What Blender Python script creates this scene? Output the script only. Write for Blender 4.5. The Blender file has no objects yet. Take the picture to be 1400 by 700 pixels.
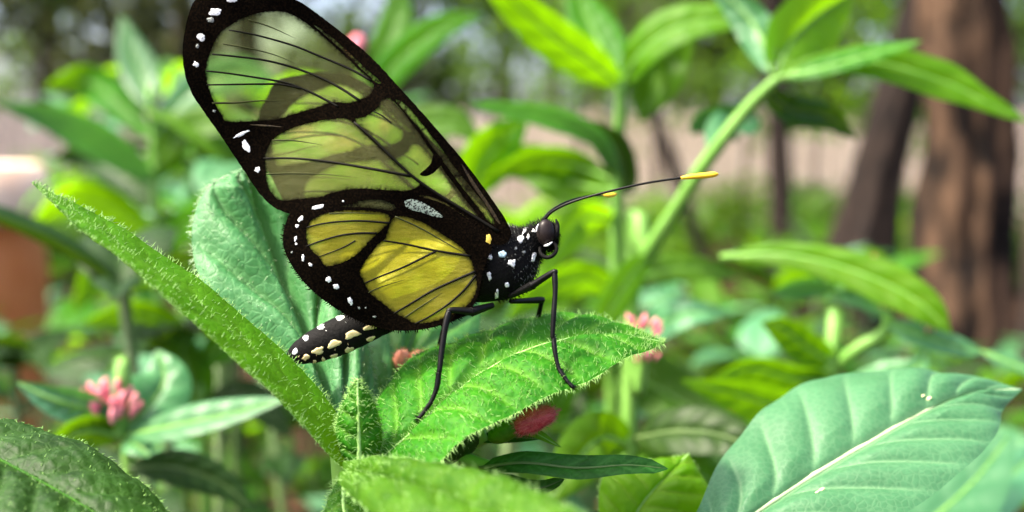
import bpy, math, random
import numpy as np
from mathutils import Vector, Matrix, noise
from mathutils.geometry import delaunay_2d_cdt

random.seed(7); rng = np.random.default_rng(7)
sc = bpy.context.scene
COL = sc.collection
PI = math.pi

# ------------------------------------------------------------------ camera
F = 1501.0                       # focal length in photograph pixels (1400 wide)
CAM_Z = 0.75; PITCH = math.radians(5.7)
cam = bpy.data.cameras.new('camera'); cam_o = bpy.data.objects.new('camera', cam); COL.objects.link(cam_o)
cam.sensor_width = 36; cam.lens = 36 * F / 1400; cam.clip_start = 0.01; cam.clip_end = 500
cam_o.location = (0, 0, CAM_Z); cam_o.rotation_euler = (PI / 2 - PITCH, 0, 0)
cam.dof.use_dof = True; cam.dof.focus_distance = 0.1300; cam.dof.aperture_fstop = 15.5
sc.camera = cam_o
CM = Matrix.Translation((0, 0, CAM_Z)) @ Matrix.Rotation(PI / 2 - PITCH, 4, 'X')

# ------------------------------------------------------------------ sky and sun
SUN_EL = math.radians(57); SUN_AZ = math.radians(-106)      # azimuth from +Y (away from camera), negative = to the left
w = bpy.data.worlds.new('World'); sc.world = w; w.use_nodes = True
nt = w.node_tree; bg = nt.nodes['Background']
sky = nt.nodes.new('ShaderNodeTexSky'); sky.sky_type = 'NISHITA'; sky.sun_disc = False
sky.sun_elevation = SUN_EL; sky.sun_rotation = SUN_AZ; sky.air_density = 0.7; sky.dust_density = 6.0; sky.ozone_density = 1.0
nt.links.new(sky.outputs[0], bg.inputs[0]); bg.inputs[1].default_value = 0.15
sun = bpy.data.lights.new('sun', 'SUN'); sun.energy = 2.9; sun.angle = math.radians(7); sun.color = (1.0, 0.91, 0.74)
sun_o = bpy.data.objects.new('sun', sun); COL.objects.link(sun_o)
sd = Vector((math.sin(SUN_AZ) * math.cos(SUN_EL), math.cos(SUN_AZ) * math.cos(SUN_EL), math.sin(SUN_EL)))
sun_o.rotation_euler = sd.to_track_quat('Z', 'Y').to_euler()
sc.view_settings.view_transform = 'Standard'; sc.view_settings.look = 'None'
sc.view_settings.exposure = 2.0; sc.view_settings.gamma = 1.0; sc.view_settings.use_curve_mapping = False
sc.render.engine = 'CYCLES'; sc.cycles.use_denoising = True
sc.cycles.max_bounces = 7; sc.cycles.transparent_max_bounces = 16
sc.cycles.transmission_bounces = 5; sc.cycles.diffuse_bounces = 4; sc.cycles.glossy_bounces = 3
sc.cycles.sample_clamp_indirect = 6

# ------------------------------------------------------------------ helpers
def cs(px, py, d): return Vector(((px - 700) / F * d, -(py - 350) / F * d, -d))     # camera space
def at(px, py, d): return CM @ cs(px, py, d)                                         # world
def px2m(n, d): return n * d / F

def tag(o, label=None, cat=None, group=None, kind=None):
    if label: o['label'] = label
    if cat: o['category'] = cat
    if group: o['group'] = group
    if kind: o['kind'] = kind
    return o
def empty(name, loc, label=None, cat=None, group=None):
    o = bpy.data.objects.new(name, None); COL.objects.link(o); o.location = loc; o.empty_display_size = 0.02
    return tag(o, label, cat, group)
def origin(o):
    p = Vector((0, 0, 0))
    while o is not None: p += o.location; o = o.parent
    return p
def mesh_obj(name, verts, faces, mat, parent=None, smooth=True, attrs=None, loc=None):
    """verts in world space; the object sits at its parent's origin (or loc)."""
    if parent is not None: off = origin(parent)
    else: off = Vector(loc) if loc is not None else Vector((0, 0, 0))
    v = np.asarray([tuple(p) for p in verts] if not isinstance(verts, np.ndarray) else verts, dtype=np.float64) - np.array(off)
    me = bpy.data.meshes.new(name)
    me.from_pydata(v.tolist(), [], faces)
    if smooth: me.polygons.foreach_set('use_smooth', [True] * len(me.polygons))
    if attrs:
        for k, a in attrs.items():
            at_ = me.attributes.new(k, 'FLOAT', 'POINT'); at_.data.foreach_set('value', np.asarray(a, dtype=np.float32))
    me.materials.append(mat)
    o = bpy.data.objects.new(name, me); COL.objects.link(o)
    if parent is not None: o.parent = parent
    else: o.location = off
    return o

def catmull(P, n):
    P = [np.array(p, dtype=float) for p in P]
    if len(P) == 2: return [P[0] + (P[1] - P[0]) * i / (n - 1) for i in range(n)]
    E = [2 * P[0] - P[1]] + P + [2 * P[-1] - P[-2]]
    out = []
    m = len(P) - 1
    for i in range(n):
        t = i / (n - 1) * m; k = min(int(t), m - 1); t -= k
        a, b, c, d = E[k], E[k + 1], E[k + 2], E[k + 3]
        out.append(0.5 * (2 * b + (c - a) * t + (2 * a - 5 * b + 4 * c - d) * t * t + (3 * b - a - 3 * c + d) * t ** 3))
    return out

def tube_data(pts, radii, ns=8, cap=True, wob=0.0, flat=1.0, seed=0):
    """tube along world points; returns verts, faces"""
    V, Fc = [], []
    pts = [Vector(p) for p in pts]
    up = None
    for i, p in enumerate(pts):
        t = (pts[min(i + 1, len(pts) - 1)] - pts[max(i - 1, 0)]).normalized()
        if up is None:
            up = t.orthogonal().normalized()
        else:
            up = (up - t * up.dot(t)).normalized()
        s = t.cross(up)
        for k in range(ns):
            a = 2 * PI * k / ns
            r = radii[i]
            if wob: r *= 1 + wob * noise.noise(Vector((math.cos(a) * 1.7 + seed, math.sin(a) * 1.7, i * 0.35)))
            V.append(p + up * math.cos(a) * r + s * math.sin(a) * r * flat)
    for i in range(len(pts) - 1):
        for k in range(ns):
            a, b = i * ns + k, i * ns + (k + 1) % ns
            Fc.append((a, b, b + ns, a + ns))
    if cap:
        V.append(pts[0]); V.append(pts[-1]); n = len(V); L = (len(pts) - 1) * ns
        for k in range(ns):
            Fc.append((n - 2, (k + 1) % ns, k)); Fc.append((n - 1, L + k, L + (k + 1) % ns))
    return V, Fc
def tube(name, pts, radii, mat, parent=None, ns=8, n=None, loc=None, wob=0.0, seed=0, flat=1.0):
    if n:
        pts = catmull(pts, n)
        if np.isscalar(radii): radii = [radii] * n
        else: radii = list(np.interp(np.linspace(0, 1, n), np.linspace(0, 1, len(radii)), radii))
    elif np.isscalar(radii): radii = [radii] * len(pts)
    V, Fc = tube_data(pts, radii, ns, True, wob, flat, seed)
    return mesh_obj(name, V, Fc, mat, parent, loc=loc)
class Bag:
    def __init__(s): s.V = []; s.F = []
    def add(s, V, Fc):
        n = len(s.V); s.V += list(V); s.F += [tuple(i + n for i in f) for f in Fc]

# ------------------------------------------------------------------ materials
def new_mat(name):
    m = bpy.data.materials.new(name); m.use_nodes = True
    nt = m.node_tree; nt.nodes.clear()
    out = nt.nodes.new('ShaderNodeOutputMaterial')
    return m, nt, out
def N(nt, t, **kw):
    n = nt.nodes.new(t)
    for k, v in kw.items():
        if k.startswith('i_'):
            n.inputs[k[2:].replace('_', ' ')].default_value = v
        else: setattr(n, k, v)
    return n
def c4(c): return (*c, 1.0)
def mixc(nt, fac, a, b, typ='MIX'):
    n = nt.nodes.new('ShaderNodeMix'); n.data_type = 'RGBA'; n.blend_type = typ
    for s, v in (('Factor', fac), ('A', a), ('B', b)):
        sock = [i for i in n.inputs if i.name == s and i.enabled][0] if s != 'Factor' else n.inputs[0]
        if s != 'Factor': sock = n.inputs[6] if s == 'A' else n.inputs[7]
        if hasattr(v, 'is_linked') or hasattr(v, 'links'): nt.links.new(v, sock)
        elif s == 'Factor': sock.default_value = v
        else: sock.default_value = c4(v)
    return n.outputs[2]
def ramp(nt, src, p0, p1):
    n = nt.nodes.new('ShaderNodeMapRange'); nt.links.new(src, n.inputs[0])
    n.inputs[1].default_value = p0; n.inputs[2].default_value = p1
    return n.outputs[0]
def noise_fac(nt, scale, detail=3, coord='Object', rough=0.55, stretch=None):
    tc = nt.nodes.new('ShaderNodeTexCoord'); src = tc.outputs[coord]
    if stretch:
        mp = nt.nodes.new('ShaderNodeMapping'); mp.inputs['Scale'].default_value = stretch
        nt.links.new(src, mp.inputs[0]); src = mp.outputs[0]
    n = nt.nodes.new('ShaderNodeTexNoise'); n.inputs['Scale'].default_value = scale; n.inputs['Detail'].default_value = detail
    n.inputs['Roughness'].default_value = rough
    nt.links.new(src, n.inputs['Vector'])
    return n.outputs['Fac']

def leaf_mat(name, c1, c2, vein, trans, tfac=0.35, rough=0.42, scale=90, fine=1500, bump=0.25, spec=0.5, vary=0.25, net=0):
    c1, c2, vein = [tuple(x * .66 for x in c) for c in (c1, c2, vein)]; trans = tuple(x * .80 for x in trans)
    m, nt, out = new_mat(name)
    f = ramp(nt, noise_fac(nt, scale, 4), 0.35, 0.68)
    col = mixc(nt, f, c1, c2)
    ff = ramp(nt, noise_fac(nt, fine, 2), 0.3, 0.7)
    col = mixc(nt, mulf(nt, ff, 0.28), col, tuple(x * 0.45 for x in c1))
    hgt = noise_fac(nt, fine * 0.7, 3)
    if net:
        tc0 = nt.nodes.new('ShaderNodeTexCoord'); vo = nt.nodes.new('ShaderNodeTexVoronoi'); vo.feature = 'DISTANCE_TO_EDGE'; vo.inputs['Scale'].default_value = net
        wn = nt.nodes.new('ShaderNodeTexNoise'); wn.inputs['Scale'].default_value = net * .8; nt.links.new(tc0.outputs['Object'], wn.inputs['Vector'])
        wa = nt.nodes.new('ShaderNodeVectorMath'); wa.operation = 'MULTIPLY_ADD'; nt.links.new(wn.outputs['Color'], wa.inputs[0]); wa.inputs[1].default_value = (.6 / net,) * 3; nt.links.new(tc0.outputs['Object'], wa.inputs[2])
        nt.links.new(wa.outputs[0], vo.inputs['Vector'])
        nf = nt.nodes.new('ShaderNodeMapRange'); nt.links.new(vo.outputs['Distance'], nf.inputs[0]); nf.inputs[1].default_value = .0; nf.inputs[2].default_value = .14; nf.inputs[3].default_value = 1; nf.inputs[4].default_value = 0
        col = mixc(nt, mulf(nt, nf.outputs[0], .2), col, vein)
        sm = nt.nodes.new('ShaderNodeMath'); sm.operation = 'SUBTRACT'; nt.links.new(hgt, sm.inputs[0]); nt.links.new(mulf(nt, nf.outputs[0], .45), sm.inputs[1]); hgt = sm.outputs[0]
    at_ = nt.nodes.new('ShaderNodeAttribute'); at_.attribute_name = 'vein'
    vf = mulf(nt, at_.outputs['Fac'], 0.75)
    col = mixc(nt, vf, col, vein)
    oi = nt.nodes.new('ShaderNodeObjectInfo')
    hs = nt.nodes.new('ShaderNodeHueSaturation')
    r1 = nt.nodes.new('ShaderNodeMapRange'); nt.links.new(oi.outputs['Random'], r1.inputs[0])
    r1.inputs[3].default_value = 1 - vary; r1.inputs[4].default_value = 1 + vary
    nt.links.new(r1.outputs[0], hs.inputs['Value'])
    mr = nt.nodes.new('ShaderNodeMath'); mr.operation = 'MULTIPLY'; nt.links.new(oi.outputs['Random'], mr.inputs[0]); mr.inputs[1].default_value = 7.31
    fr = nt.nodes.new('ShaderNodeMath'); fr.operation = 'FRACT'; nt.links.new(mr.outputs[0], fr.inputs[0])
    r2 = nt.nodes.new('ShaderNodeMapRange'); nt.links.new(fr.outputs[0], r2.inputs[0]); r2.inputs[3].default_value = 0.5 - vary * 0.07; r2.inputs[4].default_value = 0.5 + vary * 0.09
    nt.links.new(r2.outputs[0], hs.inputs['Hue'])
    nt.links.new(col, hs.inputs['Color'])
    p = N(nt, 'ShaderNodeBsdfPrincipled', i_Roughness=rough); nt.links.new(hs.outputs[0], p.inputs['Base Color'])
    p.inputs['Specular IOR Level'].default_value = spec
    b = N(nt, 'ShaderNodeBump', i_Strength=bump, i_Distance=0.0004); nt.links.new(hgt, b.inputs['Height'])
    nt.links.new(b.outputs[0], p.inputs['Normal'])
    t = N(nt, 'ShaderNodeBsdfTranslucent'); tc_ = mixc(nt, vf, trans, tuple(x * 0.6 for x in trans))
    nt.links.new(mixc(nt, 0.35, tc_, hs.outputs[0], 'MULTIPLY') if False else tc_, t.inputs[0])
    mx = N(nt, 'ShaderNodeMixShader'); mx.inputs[0].default_value = tfac
    nt.links.new(p.outputs[0], mx.inputs[1]); nt.links.new(t.outputs[0], mx.inputs[2]); nt.links.new(mx.outputs[0], out.inputs[0])
    return m
def mulf(nt, s, k):
    n = nt.nodes.new('ShaderNodeMath'); n.operation = 'MULTIPLY'; nt.links.new(s, n.inputs[0]); n.inputs[1].default_value = k
    return n.outputs[0]
def solid_mat(name, c1, c2=None, rough=0.6, scale=50, spec=0.4, bump=0.0, bdist=0.001, stretch=None, lo=0.35, hi=0.68, detail=4, sheen=0.0):
    m, nt, out = new_mat(name)
    p = N(nt, 'ShaderNodeBsdfPrincipled', i_Roughness=rough); p.inputs['Specular IOR Level'].default_value = spec
    if sheen: p.inputs['Sheen Weight'].default_value = sheen
    if c2 is None: p.inputs['Base Color'].default_value = c4(c1)
    else:
        f = noise_fac(nt, scale, detail, stretch=stretch)
        nt.links.new(mixc(nt, ramp(nt, f, lo, hi), c1, c2), p.inputs['Base Color'])
        if bump:
            b = N(nt, 'ShaderNodeBump', i_Strength=bump, i_Distance=bdist); nt.links.new(f, b.inputs['Height']); nt.links.new(b.outputs[0], p.inputs['Normal'])
    nt.links.new(p.outputs[0], out.inputs[0])
    return m
def wing_mat(name, tint, body, fac, fac2, scale=260, stretch=None):
    """sheer wing membrane: tinted see-through film with a dusting of scales"""
    m, nt, out = new_mat(name)
    tr = N(nt, 'ShaderNodeBsdfTransparent'); tr.inputs[0].default_value = c4(tint)
    p = N(nt, 'ShaderNodeBsdfPrincipled', i_Roughness=0.3)
    wb_ = N(nt, 'ShaderNodeBump', i_Strength=.5, i_Distance=.0004); nt.links.new(noise_fac(nt, 420, 3, stretch=(1, 1, 2.2)), wb_.inputs['Height']); nt.links.new(wb_.outputs[0], p.inputs['Normal'])
    f1 = noise_fac(nt, scale, 4, stretch=stretch); f2 = noise_fac(nt, 9000, 1)
    col = mixc(nt, ramp(nt, f1, 0.35, 0.7), body, tuple(x * 0.55 for x in body)); nt.links.new(col, p.inputs['Base Color'])
    tl = N(nt, 'ShaderNodeBsdfTranslucent'); nt.links.new(col, tl.inputs[0])
    m1 = N(nt, 'ShaderNodeMixShader'); m1.inputs[0].default_value = 0.55
    nt.links.new(p.outputs[0], m1.inputs[1]); nt.links.new(tl.outputs[0], m1.inputs[2])
    mr = nt.nodes.new('ShaderNodeMapRange'); nt.links.new(f1, mr.inputs[0])
    mr.inputs[1].default_value = 0.35; mr.inputs[2].default_value = 0.7; mr.inputs[3].default_value = fac; mr.inputs[4].default_value = fac2
    ad = nt.nodes.new('ShaderNodeMath'); ad.operation = 'MULTIPLY_ADD'; nt.links.new(f2, ad.inputs[0]); ad.inputs[1].default_value = 0.35; nt.links.new(mr.outputs[0], ad.inputs[2])
    sb = nt.nodes.new('ShaderNodeMath'); sb.operation = 'SUBTRACT'; sb.use_clamp = True; nt.links.new(ad.outputs[0], sb.inputs[0]); sb.inputs[1].default_value = 0.17
    mx = N(nt, 'ShaderNodeMixShader'); nt.links.new(sb.outputs[0], mx.inputs[0])
    nt.links.new(tr.outputs[0], mx.inputs[1]); nt.links.new(m1.outputs[0], mx.inputs[2])
    ra = nt.nodes.new('ShaderNodeAttribute'); ra.attribute_name = 'rim'
    gn = nt.nodes.new('ShaderNodeMath'); gn.operation = 'MULTIPLY_ADD'; nt.links.new(noise_fac(nt, 3500, 3), gn.inputs[0]); gn.inputs[1].default_value = 1.3; gn.inputs[2].default_value = .25
    rf = nt.nodes.new('ShaderNodeMath'); rf.operation = 'MULTIPLY'; rf.use_clamp = True; nt.links.new(ra.outputs['Fac'], rf.inputs[0]); nt.links.new(gn.outputs[0], rf.inputs[1])
    dk = N(nt, 'ShaderNodeBsdfDiffuse'); dk.inputs[0].default_value = (.006, .005, .003, 1)
    m2 = N(nt, 'ShaderNodeMixShader'); nt.links.new(rf.outputs[0], m2.inputs[0]); nt.links.new(mx.outputs[0], m2.inputs[1]); nt.links.new(dk.outputs[0], m2.inputs[2]); nt.links.new(m2.outputs[0], out.inputs[0])
    return m

M = {}
# foliage: c1, c2, vein colour, translucent colour
M['hairy'] = leaf_mat('hairy_leaf', (.028, .145, .002), (.065, .245, .006), (.17, .36, .03), (.14, .40, .003), .32, .6, 220, spec=.15, net=900)
M['narrow'] = leaf_mat('narrow_leaf', (.06, .225, .002), (.10, .30, .006), (.15, .34, .02), (.18, .44, .003), .4, .6, 200, spec=.15, net=1100)
M['pale'] = leaf_mat('pale_leaf', (.05, .24, .06), (.11, .37, .13), (.23, .52, .19), (.16, .46, .06), .25, .5, 260, spec=.3, vary=.06, net=800)
M['teal'] = leaf_mat('teal_leaf', (.058, .215, .085), (.088, .275, .12), (.22, .43, .21), (.10, .36, .06), .2, .5, 70, spec=.35, vary=.05, bump=.15, net=1000)
M['dark'] = leaf_mat('dark_leaf', (.010, .06, .003), (.028, .14, .010), (.06, .20, .03), (.06, .22, .008), .25, .55, 200, spec=.2, net=800)
M['bright'] = leaf_mat('bright_leaf', (.075, .26, .003), (.12, .36, .006), (.16, .38, .02), (.34, .74, .002), .52, .5, 60, spec=.2)
M['mid'] = leaf_mat('mid_leaf', (.045, .18, .003), (.085, .27, .006), (.13, .3, .03), (.20, .46, .002), .42, .5, 40, spec=.2)
M['cool'] = leaf_mat('cool_leaf', (.07, .27, .10), (.12, .36, .15), (.17, .4, .18), (.12, .40, .04), .3, .42, 40, spec=.4)
M['deep'] = leaf_mat('deep_leaf', (.012, .045, .003), (.028, .08, .006), (.05, .12, .02), (.07, .16, .004), .3, .5, 40, spec=.25)  # leaf colour darkened to stand in for deep shade between low plants
M['canopy'] = leaf_mat('canopy_leaf', (.06, .14, .015), (.10, .20, .03), (.1, .18, .06), (.16, .30, .02), .4, .5, 1.5, 30, 0, spec=.3)
M['canopy2'] = leaf_mat('canopy_leaf_grey', (.10, .125, .045), (.15, .175, .07), (.1, .18, .06), (.18, .22, .05), .4, .5, 1.5, 30, 0, spec=.3)
M['shrub'] = leaf_mat('shrub_leaf', (.08, .24, .008), (.14, .33, .012), (.1, .18, .06), (.26, .52, .008), .42, .5, 6, 60, 0, spec=.3)
M['rib'] = solid_mat('leaf_rib', (.24, .44, .10), (.3, .5, .16), .5, 300)
M['rib_pale'] = solid_mat('leaf_rib_pale', (.38, .47, .26), (.46, .52, .32), .5, 300)
M['stem'] = solid_mat('green_stem', (.10, .25, .03), (.16, .33, .06), .5, 150)
M['stem_dark'] = solid_mat('dark_stem', (.05, .10, .02), (.09, .14, .04), .6, 80)
M['hair'] = solid_mat('leaf_hair', (.20, .38, .09), None, .45)
M['hair_pale'] = solid_mat('leaf_hair_pale', (.30, .44, .24), None, .45)
M['bud'] = solid_mat('pink_bud', (.26, .015, .02), (.42, .06, .06), .6, 1800)
M['bud_hair'] = solid_mat('bud_hair', (.48, .13, .11), None, .5)
M['petal'] = solid_mat('pink_petal', (.58, .09, .14), (.74, .30, .33), .6, 300)
M['salmon'] = solid_mat('salmon_bud', (.62, .2, .13), (.72, .34, .24), .5, 500)
M['speck'] = solid_mat('leaf_speck', (.7, .68, .35), None, .6)
# butterfly
M['black'] = solid_mat('black_scales', (.0018, .0015, .0012), (.011, .007, .004), .9, 5000, .0, .4, .0001, lo=.45, hi=.8)
M['brown'] = solid_mat('brown_scales', (.01, .007, .004), (.045, .032, .014), .65, 4000, .15, lo=.4, hi=.65)
M['vein'] = solid_mat('wing_vein', (.004, .0035, .002), None, .6, spec=.1)
M['vein_pale'] = solid_mat('wing_vein_faint', (.035, .04, .012), None, .6, spec=.1)
M['white'] = solid_mat('white_scales', (.78, .80, .80), (.10, .10, .10), .6, 4500, lo=.52, hi=.78)
M['greyspot'] = solid_mat('grey_scales', (.30, .33, .30), (.05, .05, .05), .6, 5000)
M['bluewhite'] = solid_mat('bluish_scales', (.42, .58, .68), (.2, .3, .36), .5, 3500)
M['cream'] = solid_mat('cream_scales', (.72, .62, .34), (.6, .48, .2), .6, 2500)
M['ochre'] = solid_mat('ochre_scales', (.55, .42, .06), (.4, .3, .04), .6, 2500)
M['dust'] = solid_mat('pale_dusted_scales', (.32, .40, .32), (.008, .008, .008), .6, 4500, lo=.47, hi=.56)
M['body'] = solid_mat('black_body', (.0022, .002, .002), (.006, .0055, .0055), .7, 3000, .1, .5, .0002)
M['leg'] = solid_mat('black_leg', (.0012, .0012, .0012), (.004, .0035, .0035), .42, 2500, .16)
M['eye'] = solid_mat('compound_eye', (.010, .007, .0065), (.02, .014, .013), .35, 6000, .15)
M['club'] = solid_mat('yellow_club', (.78, .52, .02), (.7, .42, .02), .5, 1500)
M['cellA'] = wing_mat('forewing_film', (.86, .90, .46), (.46, .50, .18), .09, .20)
M['cellB'] = wing_mat('forewing_lower_film', (.78, .81, .40), (.46, .48, .16), .16, .34)
M['cellC'] = wing_mat('forewing_brown_film', (.45, .40, .16), (.22, .16, .04), .55, .75)
M['cellH'] = wing_mat('hindwing_yellow_film', (.90, .86, .20), (.66, .60, .05), .46, .70, 420, (1, 1, 1))
M['cellO'] = wing_mat('hindwing_olive_film', (.55, .58, .25), (.30, .32, .10), .35, .6)

# ------------------------------------------------------------------ leaves
def vein_height(u, v, n=7, slant=.16, sharp=.10):
    """quilting between side veins; returns (height 0..1, vein mask 0..1)"""
    a = abs(v)
    t = n * (u - slant * a ** .8 * (1 - .35 * u)) + .5 * (0 if v > 0 else 1) * .35
    fr = t - math.floor(t); dd = min(fr, 1 - fr)
    mask = math.exp(-(dd / sharp) ** 2) * (1 - a ** 3) * min(1, a * 8 + .2)
    bump = (math.sin(PI * fr) ** .7) * min(1, a * 4) * (1 - a ** 4)
    mid = math.exp(-(a / .05) ** 2)
    return bump, max(mask, mid), mid

def surf_leaf(name, parent, mid, left, right, mat, nu=110, nv=40, quilt=.0006, camber=.06, nveins=7, slant=.16, hairs=0, hair_len=.0010,
              hair_mat='hair', veinamt=1.0, edge_hairs=0, rib=.00035, rib_mat='rib', wave=.0, label=None, rough=.00012, slot=0.10):
    """leaf lofted from three polylines given as (px, py, depth)"""
    A = catmull([at(*p) for p in mid], nu); L = catmull([at(*p) for p in left], nu); R = catmull([at(*p) for p in right], nu)
    A = np.array(A); L = np.array(L); R = np.array(R)
    V = np.zeros((nu, 2 * nv + 1, 3)); mask = np.zeros((nu, 2 * nv + 1)); Nn = np.zeros((nu, 2 * nv + 1, 3))
    camd = np.array(CM.translation)
    for i in range(nu):
        u = i / (nu - 1)
        t = A[min(i + 1, nu - 1)] - A[max(i - 1, 0)]; t /= np.linalg.norm(t) + 1e-12
        for j in range(-nv, nv + 1):
            v = j / nv; E = L[i] if v < 0 else R[i]; a = abs(v)
            side = (E - A[i]); wd = np.linalg.norm(side)
            n = np.cross(t, side / (wd + 1e-9)) * (1 if v > 0 else -1)
            nl = np.linalg.norm(n); n = n / nl if nl > 1e-6 else (camd - A[i]) / np.linalg.norm(camd - A[i])
            if np.dot(n, camd - A[i]) < 0: n = -n
            if j == 0: n = Nn[i - 1, nv] if i else n
            b, mk, md = vein_height(u, v, nveins, slant, slot)
            ends = min(1, 6 * u) * min(1, 6 * (1 - u))
            h = quilt * (b - .6 * md) * ends * min(1, wd / .004) + camber * wd * math.sin(PI * a)
            p0 = A[i] + side * a
            h += wave * noise.noise(Vector(p0 * 130)) * a * ends + rough * noise.noise(Vector(p0 * 1400)) * ends
            V[i, j + nv] = p0 + n * h; mask[i, j + nv] = mk; Nn[i, j + nv] = n
    W = 2 * nv + 1
    faces = [(i * W + j, i * W + j + 1, (i + 1) * W + j + 1, (i + 1) * W + j) for i in range(nu - 1) for j in range(W - 1)]
    o = mesh_obj(name, V.reshape(-1, 3), faces, M[mat], parent, attrs={'vein': mask.reshape(-1) * veinamt})
    if label: o['label'] = label
    if rib:
        st = max(1, nu // 40)
        pts = [V[i, nv] - Nn[i, nv] * rib * .2 for i in range(0, nu, st)]
        n_ = len(pts)
        tube('midrib', pts, [rib * (1 - .75 * k / n_) for k in range(n_)], M[rib_mat], o, 6)
    if hairs or edge_hairs:
        HV, HF = [], []
        def hair(p, d, ln, wd):
            d = d / np.linalg.norm(d); s = np.cross(d, (0.3, 0.5, 0.8)); s /= np.linalg.norm(s); q = np.cross(d, s)
            bend = p + d * ln * .6; tip = p + d * ln + np.array((0, 0, -ln * .12)) + rng.normal(0, ln * .12, 3)
            k = len(HV)
            for a in (0, 2.1, 4.2): HV.append(p + (s * math.cos(a) + q * math.sin(a)) * wd)
            for a in (0, 2.1, 4.2): HV.append(bend + (s * math.cos(a) + q * math.sin(a)) * wd * .6)
            HV.append(tip)
            for a in range(3):
                b = (a + 1) % 3
                HF.append((k + a, k + b, k + 3 + b, k + 3 + a)); HF.append((k + 3 + a, k + 3 + b, k + 6))
        for _ in range(hairs):
            i = rng.integers(2, nu - 2); j = rng.integers(0, W)
            if mask[i, j] < .3 and rng.random() < .35: continue
            p = V[i, j]; hair(p, Nn[i, j] + rng.normal(0, .45, 3), hair_len * rng.uniform(.4, 1.0), .000045)
        for _ in range(edge_hairs):
            i = rng.integers(2, nu - 2); s = rng.random() < .5; j = 0 if s else W - 1
            j2 = 2 if s else W - 3
            f = rng.random(); p = V[i, j] * (1 - f) + V[i + 1, j] * f
            out = V[i, j] - V[i, j2]; out = out / (np.linalg.norm(out) + 1e-9)
            hair(p, out + rng.normal(0, .35, 3) + Nn[i, j] * .3, hair_len * rng.uniform(.6, 1.25), .00005)
        h = mesh_obj('leaf_hair', np.array(HV), HF, M[hair_mat], o); h['kind'] = 'stuff'
    return o

def width_profile(s, kind=0):
    if kind == 0: return math.sin(PI * min(1, s) ** .82) ** .85 if 0 < s < 1 else 0
    return math.sin(PI * s ** .7) ** .7 if 0 < s < 1 else 0

def traced_leaf(name, parent, mid, hw, mat, tilt=0, fold=.15, nu=34, nv=8, quilt=.0006, rib=.0006, nveins=7, rib_mat='stem', bias=0.0, label=None, camber=.05):
    """leaf along (px, py, depth) points; hw = half width in photograph pixels (number or list); tilt in degrees about its midrib"""
    A = [Vector(p) for p in catmull([cs(*p) for p in mid], nu)]
    ta = math.radians(tilt)
    mids, ls, rs = [], [], []
    for i, p in enumerate(A):
        u = i / (nu - 1)
        t = (A[min(i + 1, nu - 1)] - A[max(i - 1, 0)]).normalized()
        view = -p.normalized()
        side = t.cross(view); side = side.normalized() if side.length > 1e-4 else Vector((0, 1, 0))
        bk = side.cross(t).normalized()           # towards the camera or away
        if np.isscalar(hw): wpx = hw * width_profile(u)
        else: wpx = float(np.interp(u, np.linspace(0, 1, len(hw)), hw)) * min(1, (u * 12) + .02) * min(1, ((1 - u) * 10) ** .7)
        wm = px2m(wpx, -p.z) / max(.25, abs(math.cos(ta)))
        dl = side * math.cos(ta + fold) + bk * math.sin(ta + fold)
        dr = -side * math.cos(ta - fold) - bk * math.sin(ta - fold)
        mids.append(CM @ p); ls.append(CM @ (p + dl * wm * (1 + bias))); rs.append(CM @ (p + dr * wm * (1 - bias)))
    W = 2 * nv + 1; V = []; mk = []
    for i in range(nu):
        u = i / (nu - 1)
        nrm = (ls[i] - mids[i]).cross(mids[min(i + 1, nu - 1)] - mids[max(i - 1, 0)])
        nrm = nrm.normalized() if nrm.length > 1e-12 else Vector((0, 0, 1))
        if nrm.z < 0: nrm = -nrm
        for j in range(-nv, nv + 1):
            v = j / nv; E = ls[i] if v < 0 else rs[i]
            b, m_, md = vein_height(u, v, nveins)
            wd = (E - mids[i]).length
            V.append(mids[i] + (E - mids[i]) * abs(v) + nrm * (quilt * (b - .5 * md) * min(1, wd / .004) + camber * wd * math.sin(PI * abs(v)))); mk.append(m_)
    faces = [(i * W + j, i * W + j + 1, (i + 1) * W + j + 1, (i + 1) * W + j) for i in range(nu - 1) for j in range(W - 1)]
    o = mesh_obj(name, np.array([tuple(p) for p in V]), faces, M[mat], parent, attrs={'vein': mk})
    if label: o['label'] = label
    if mat in ('deep', 'dark'): rib_mat = 'stem_dark'
    if rib: tube('midrib', mids[::2], [rib * (1 - .8 * k / (nu / 2)) for k in range(len(mids[::2]))], M[rib_mat], o, 5)
    return o

def leaf_shape(name, W=.2, droop=.25, fold=.25, wave=.02, nu=16, nv=5, kind=0, seed=0, mat='mid'):
    """unit leaf along +X (length 1), face up: shared mesh data"""
    V, mk = [], []
    for i in range(nu):
        u = i / (nu - 1)
        x = math.sin(u * droop * 1.4 + 1e-6) / (droop * 1.4) if droop > .01 else u
        z = -droop * u * u * .7
        wd = W * width_profile(u, kind)
        for j in range(-nv, nv + 1):
            v = j / nv
            b, m_, md = vein_height(u, v, 6)
            zz = z + abs(v) * wd * fold + wd * .10 * math.sin(PI * abs(v)) + .018 * (b - .6 * md) * min(1, wd * 8) + wave * noise.noise(Vector((u * 5 + seed * 9, v * 2, seed))) * abs(v)
            V.append((x, v * wd * math.cos(fold), zz)); mk.append(m_)
    w = 2 * nv + 1
    faces = [(i * w + j, i * w + j + 1, (i + 1) * w + j + 1, (i + 1) * w + j) for i in range(nu - 1) for j in range(w - 1)]
    me = bpy.data.meshes.new(name); me.from_pydata(V, [], faces)
    me.polygons.foreach_set('use_smooth', [True] * len(me.polygons))
    a = me.attributes.new('vein', 'FLOAT', 'POINT'); a.data.foreach_set('value', np.array(mk, dtype=np.float32))
    me.materials.append(M[mat])
    return me
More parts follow.
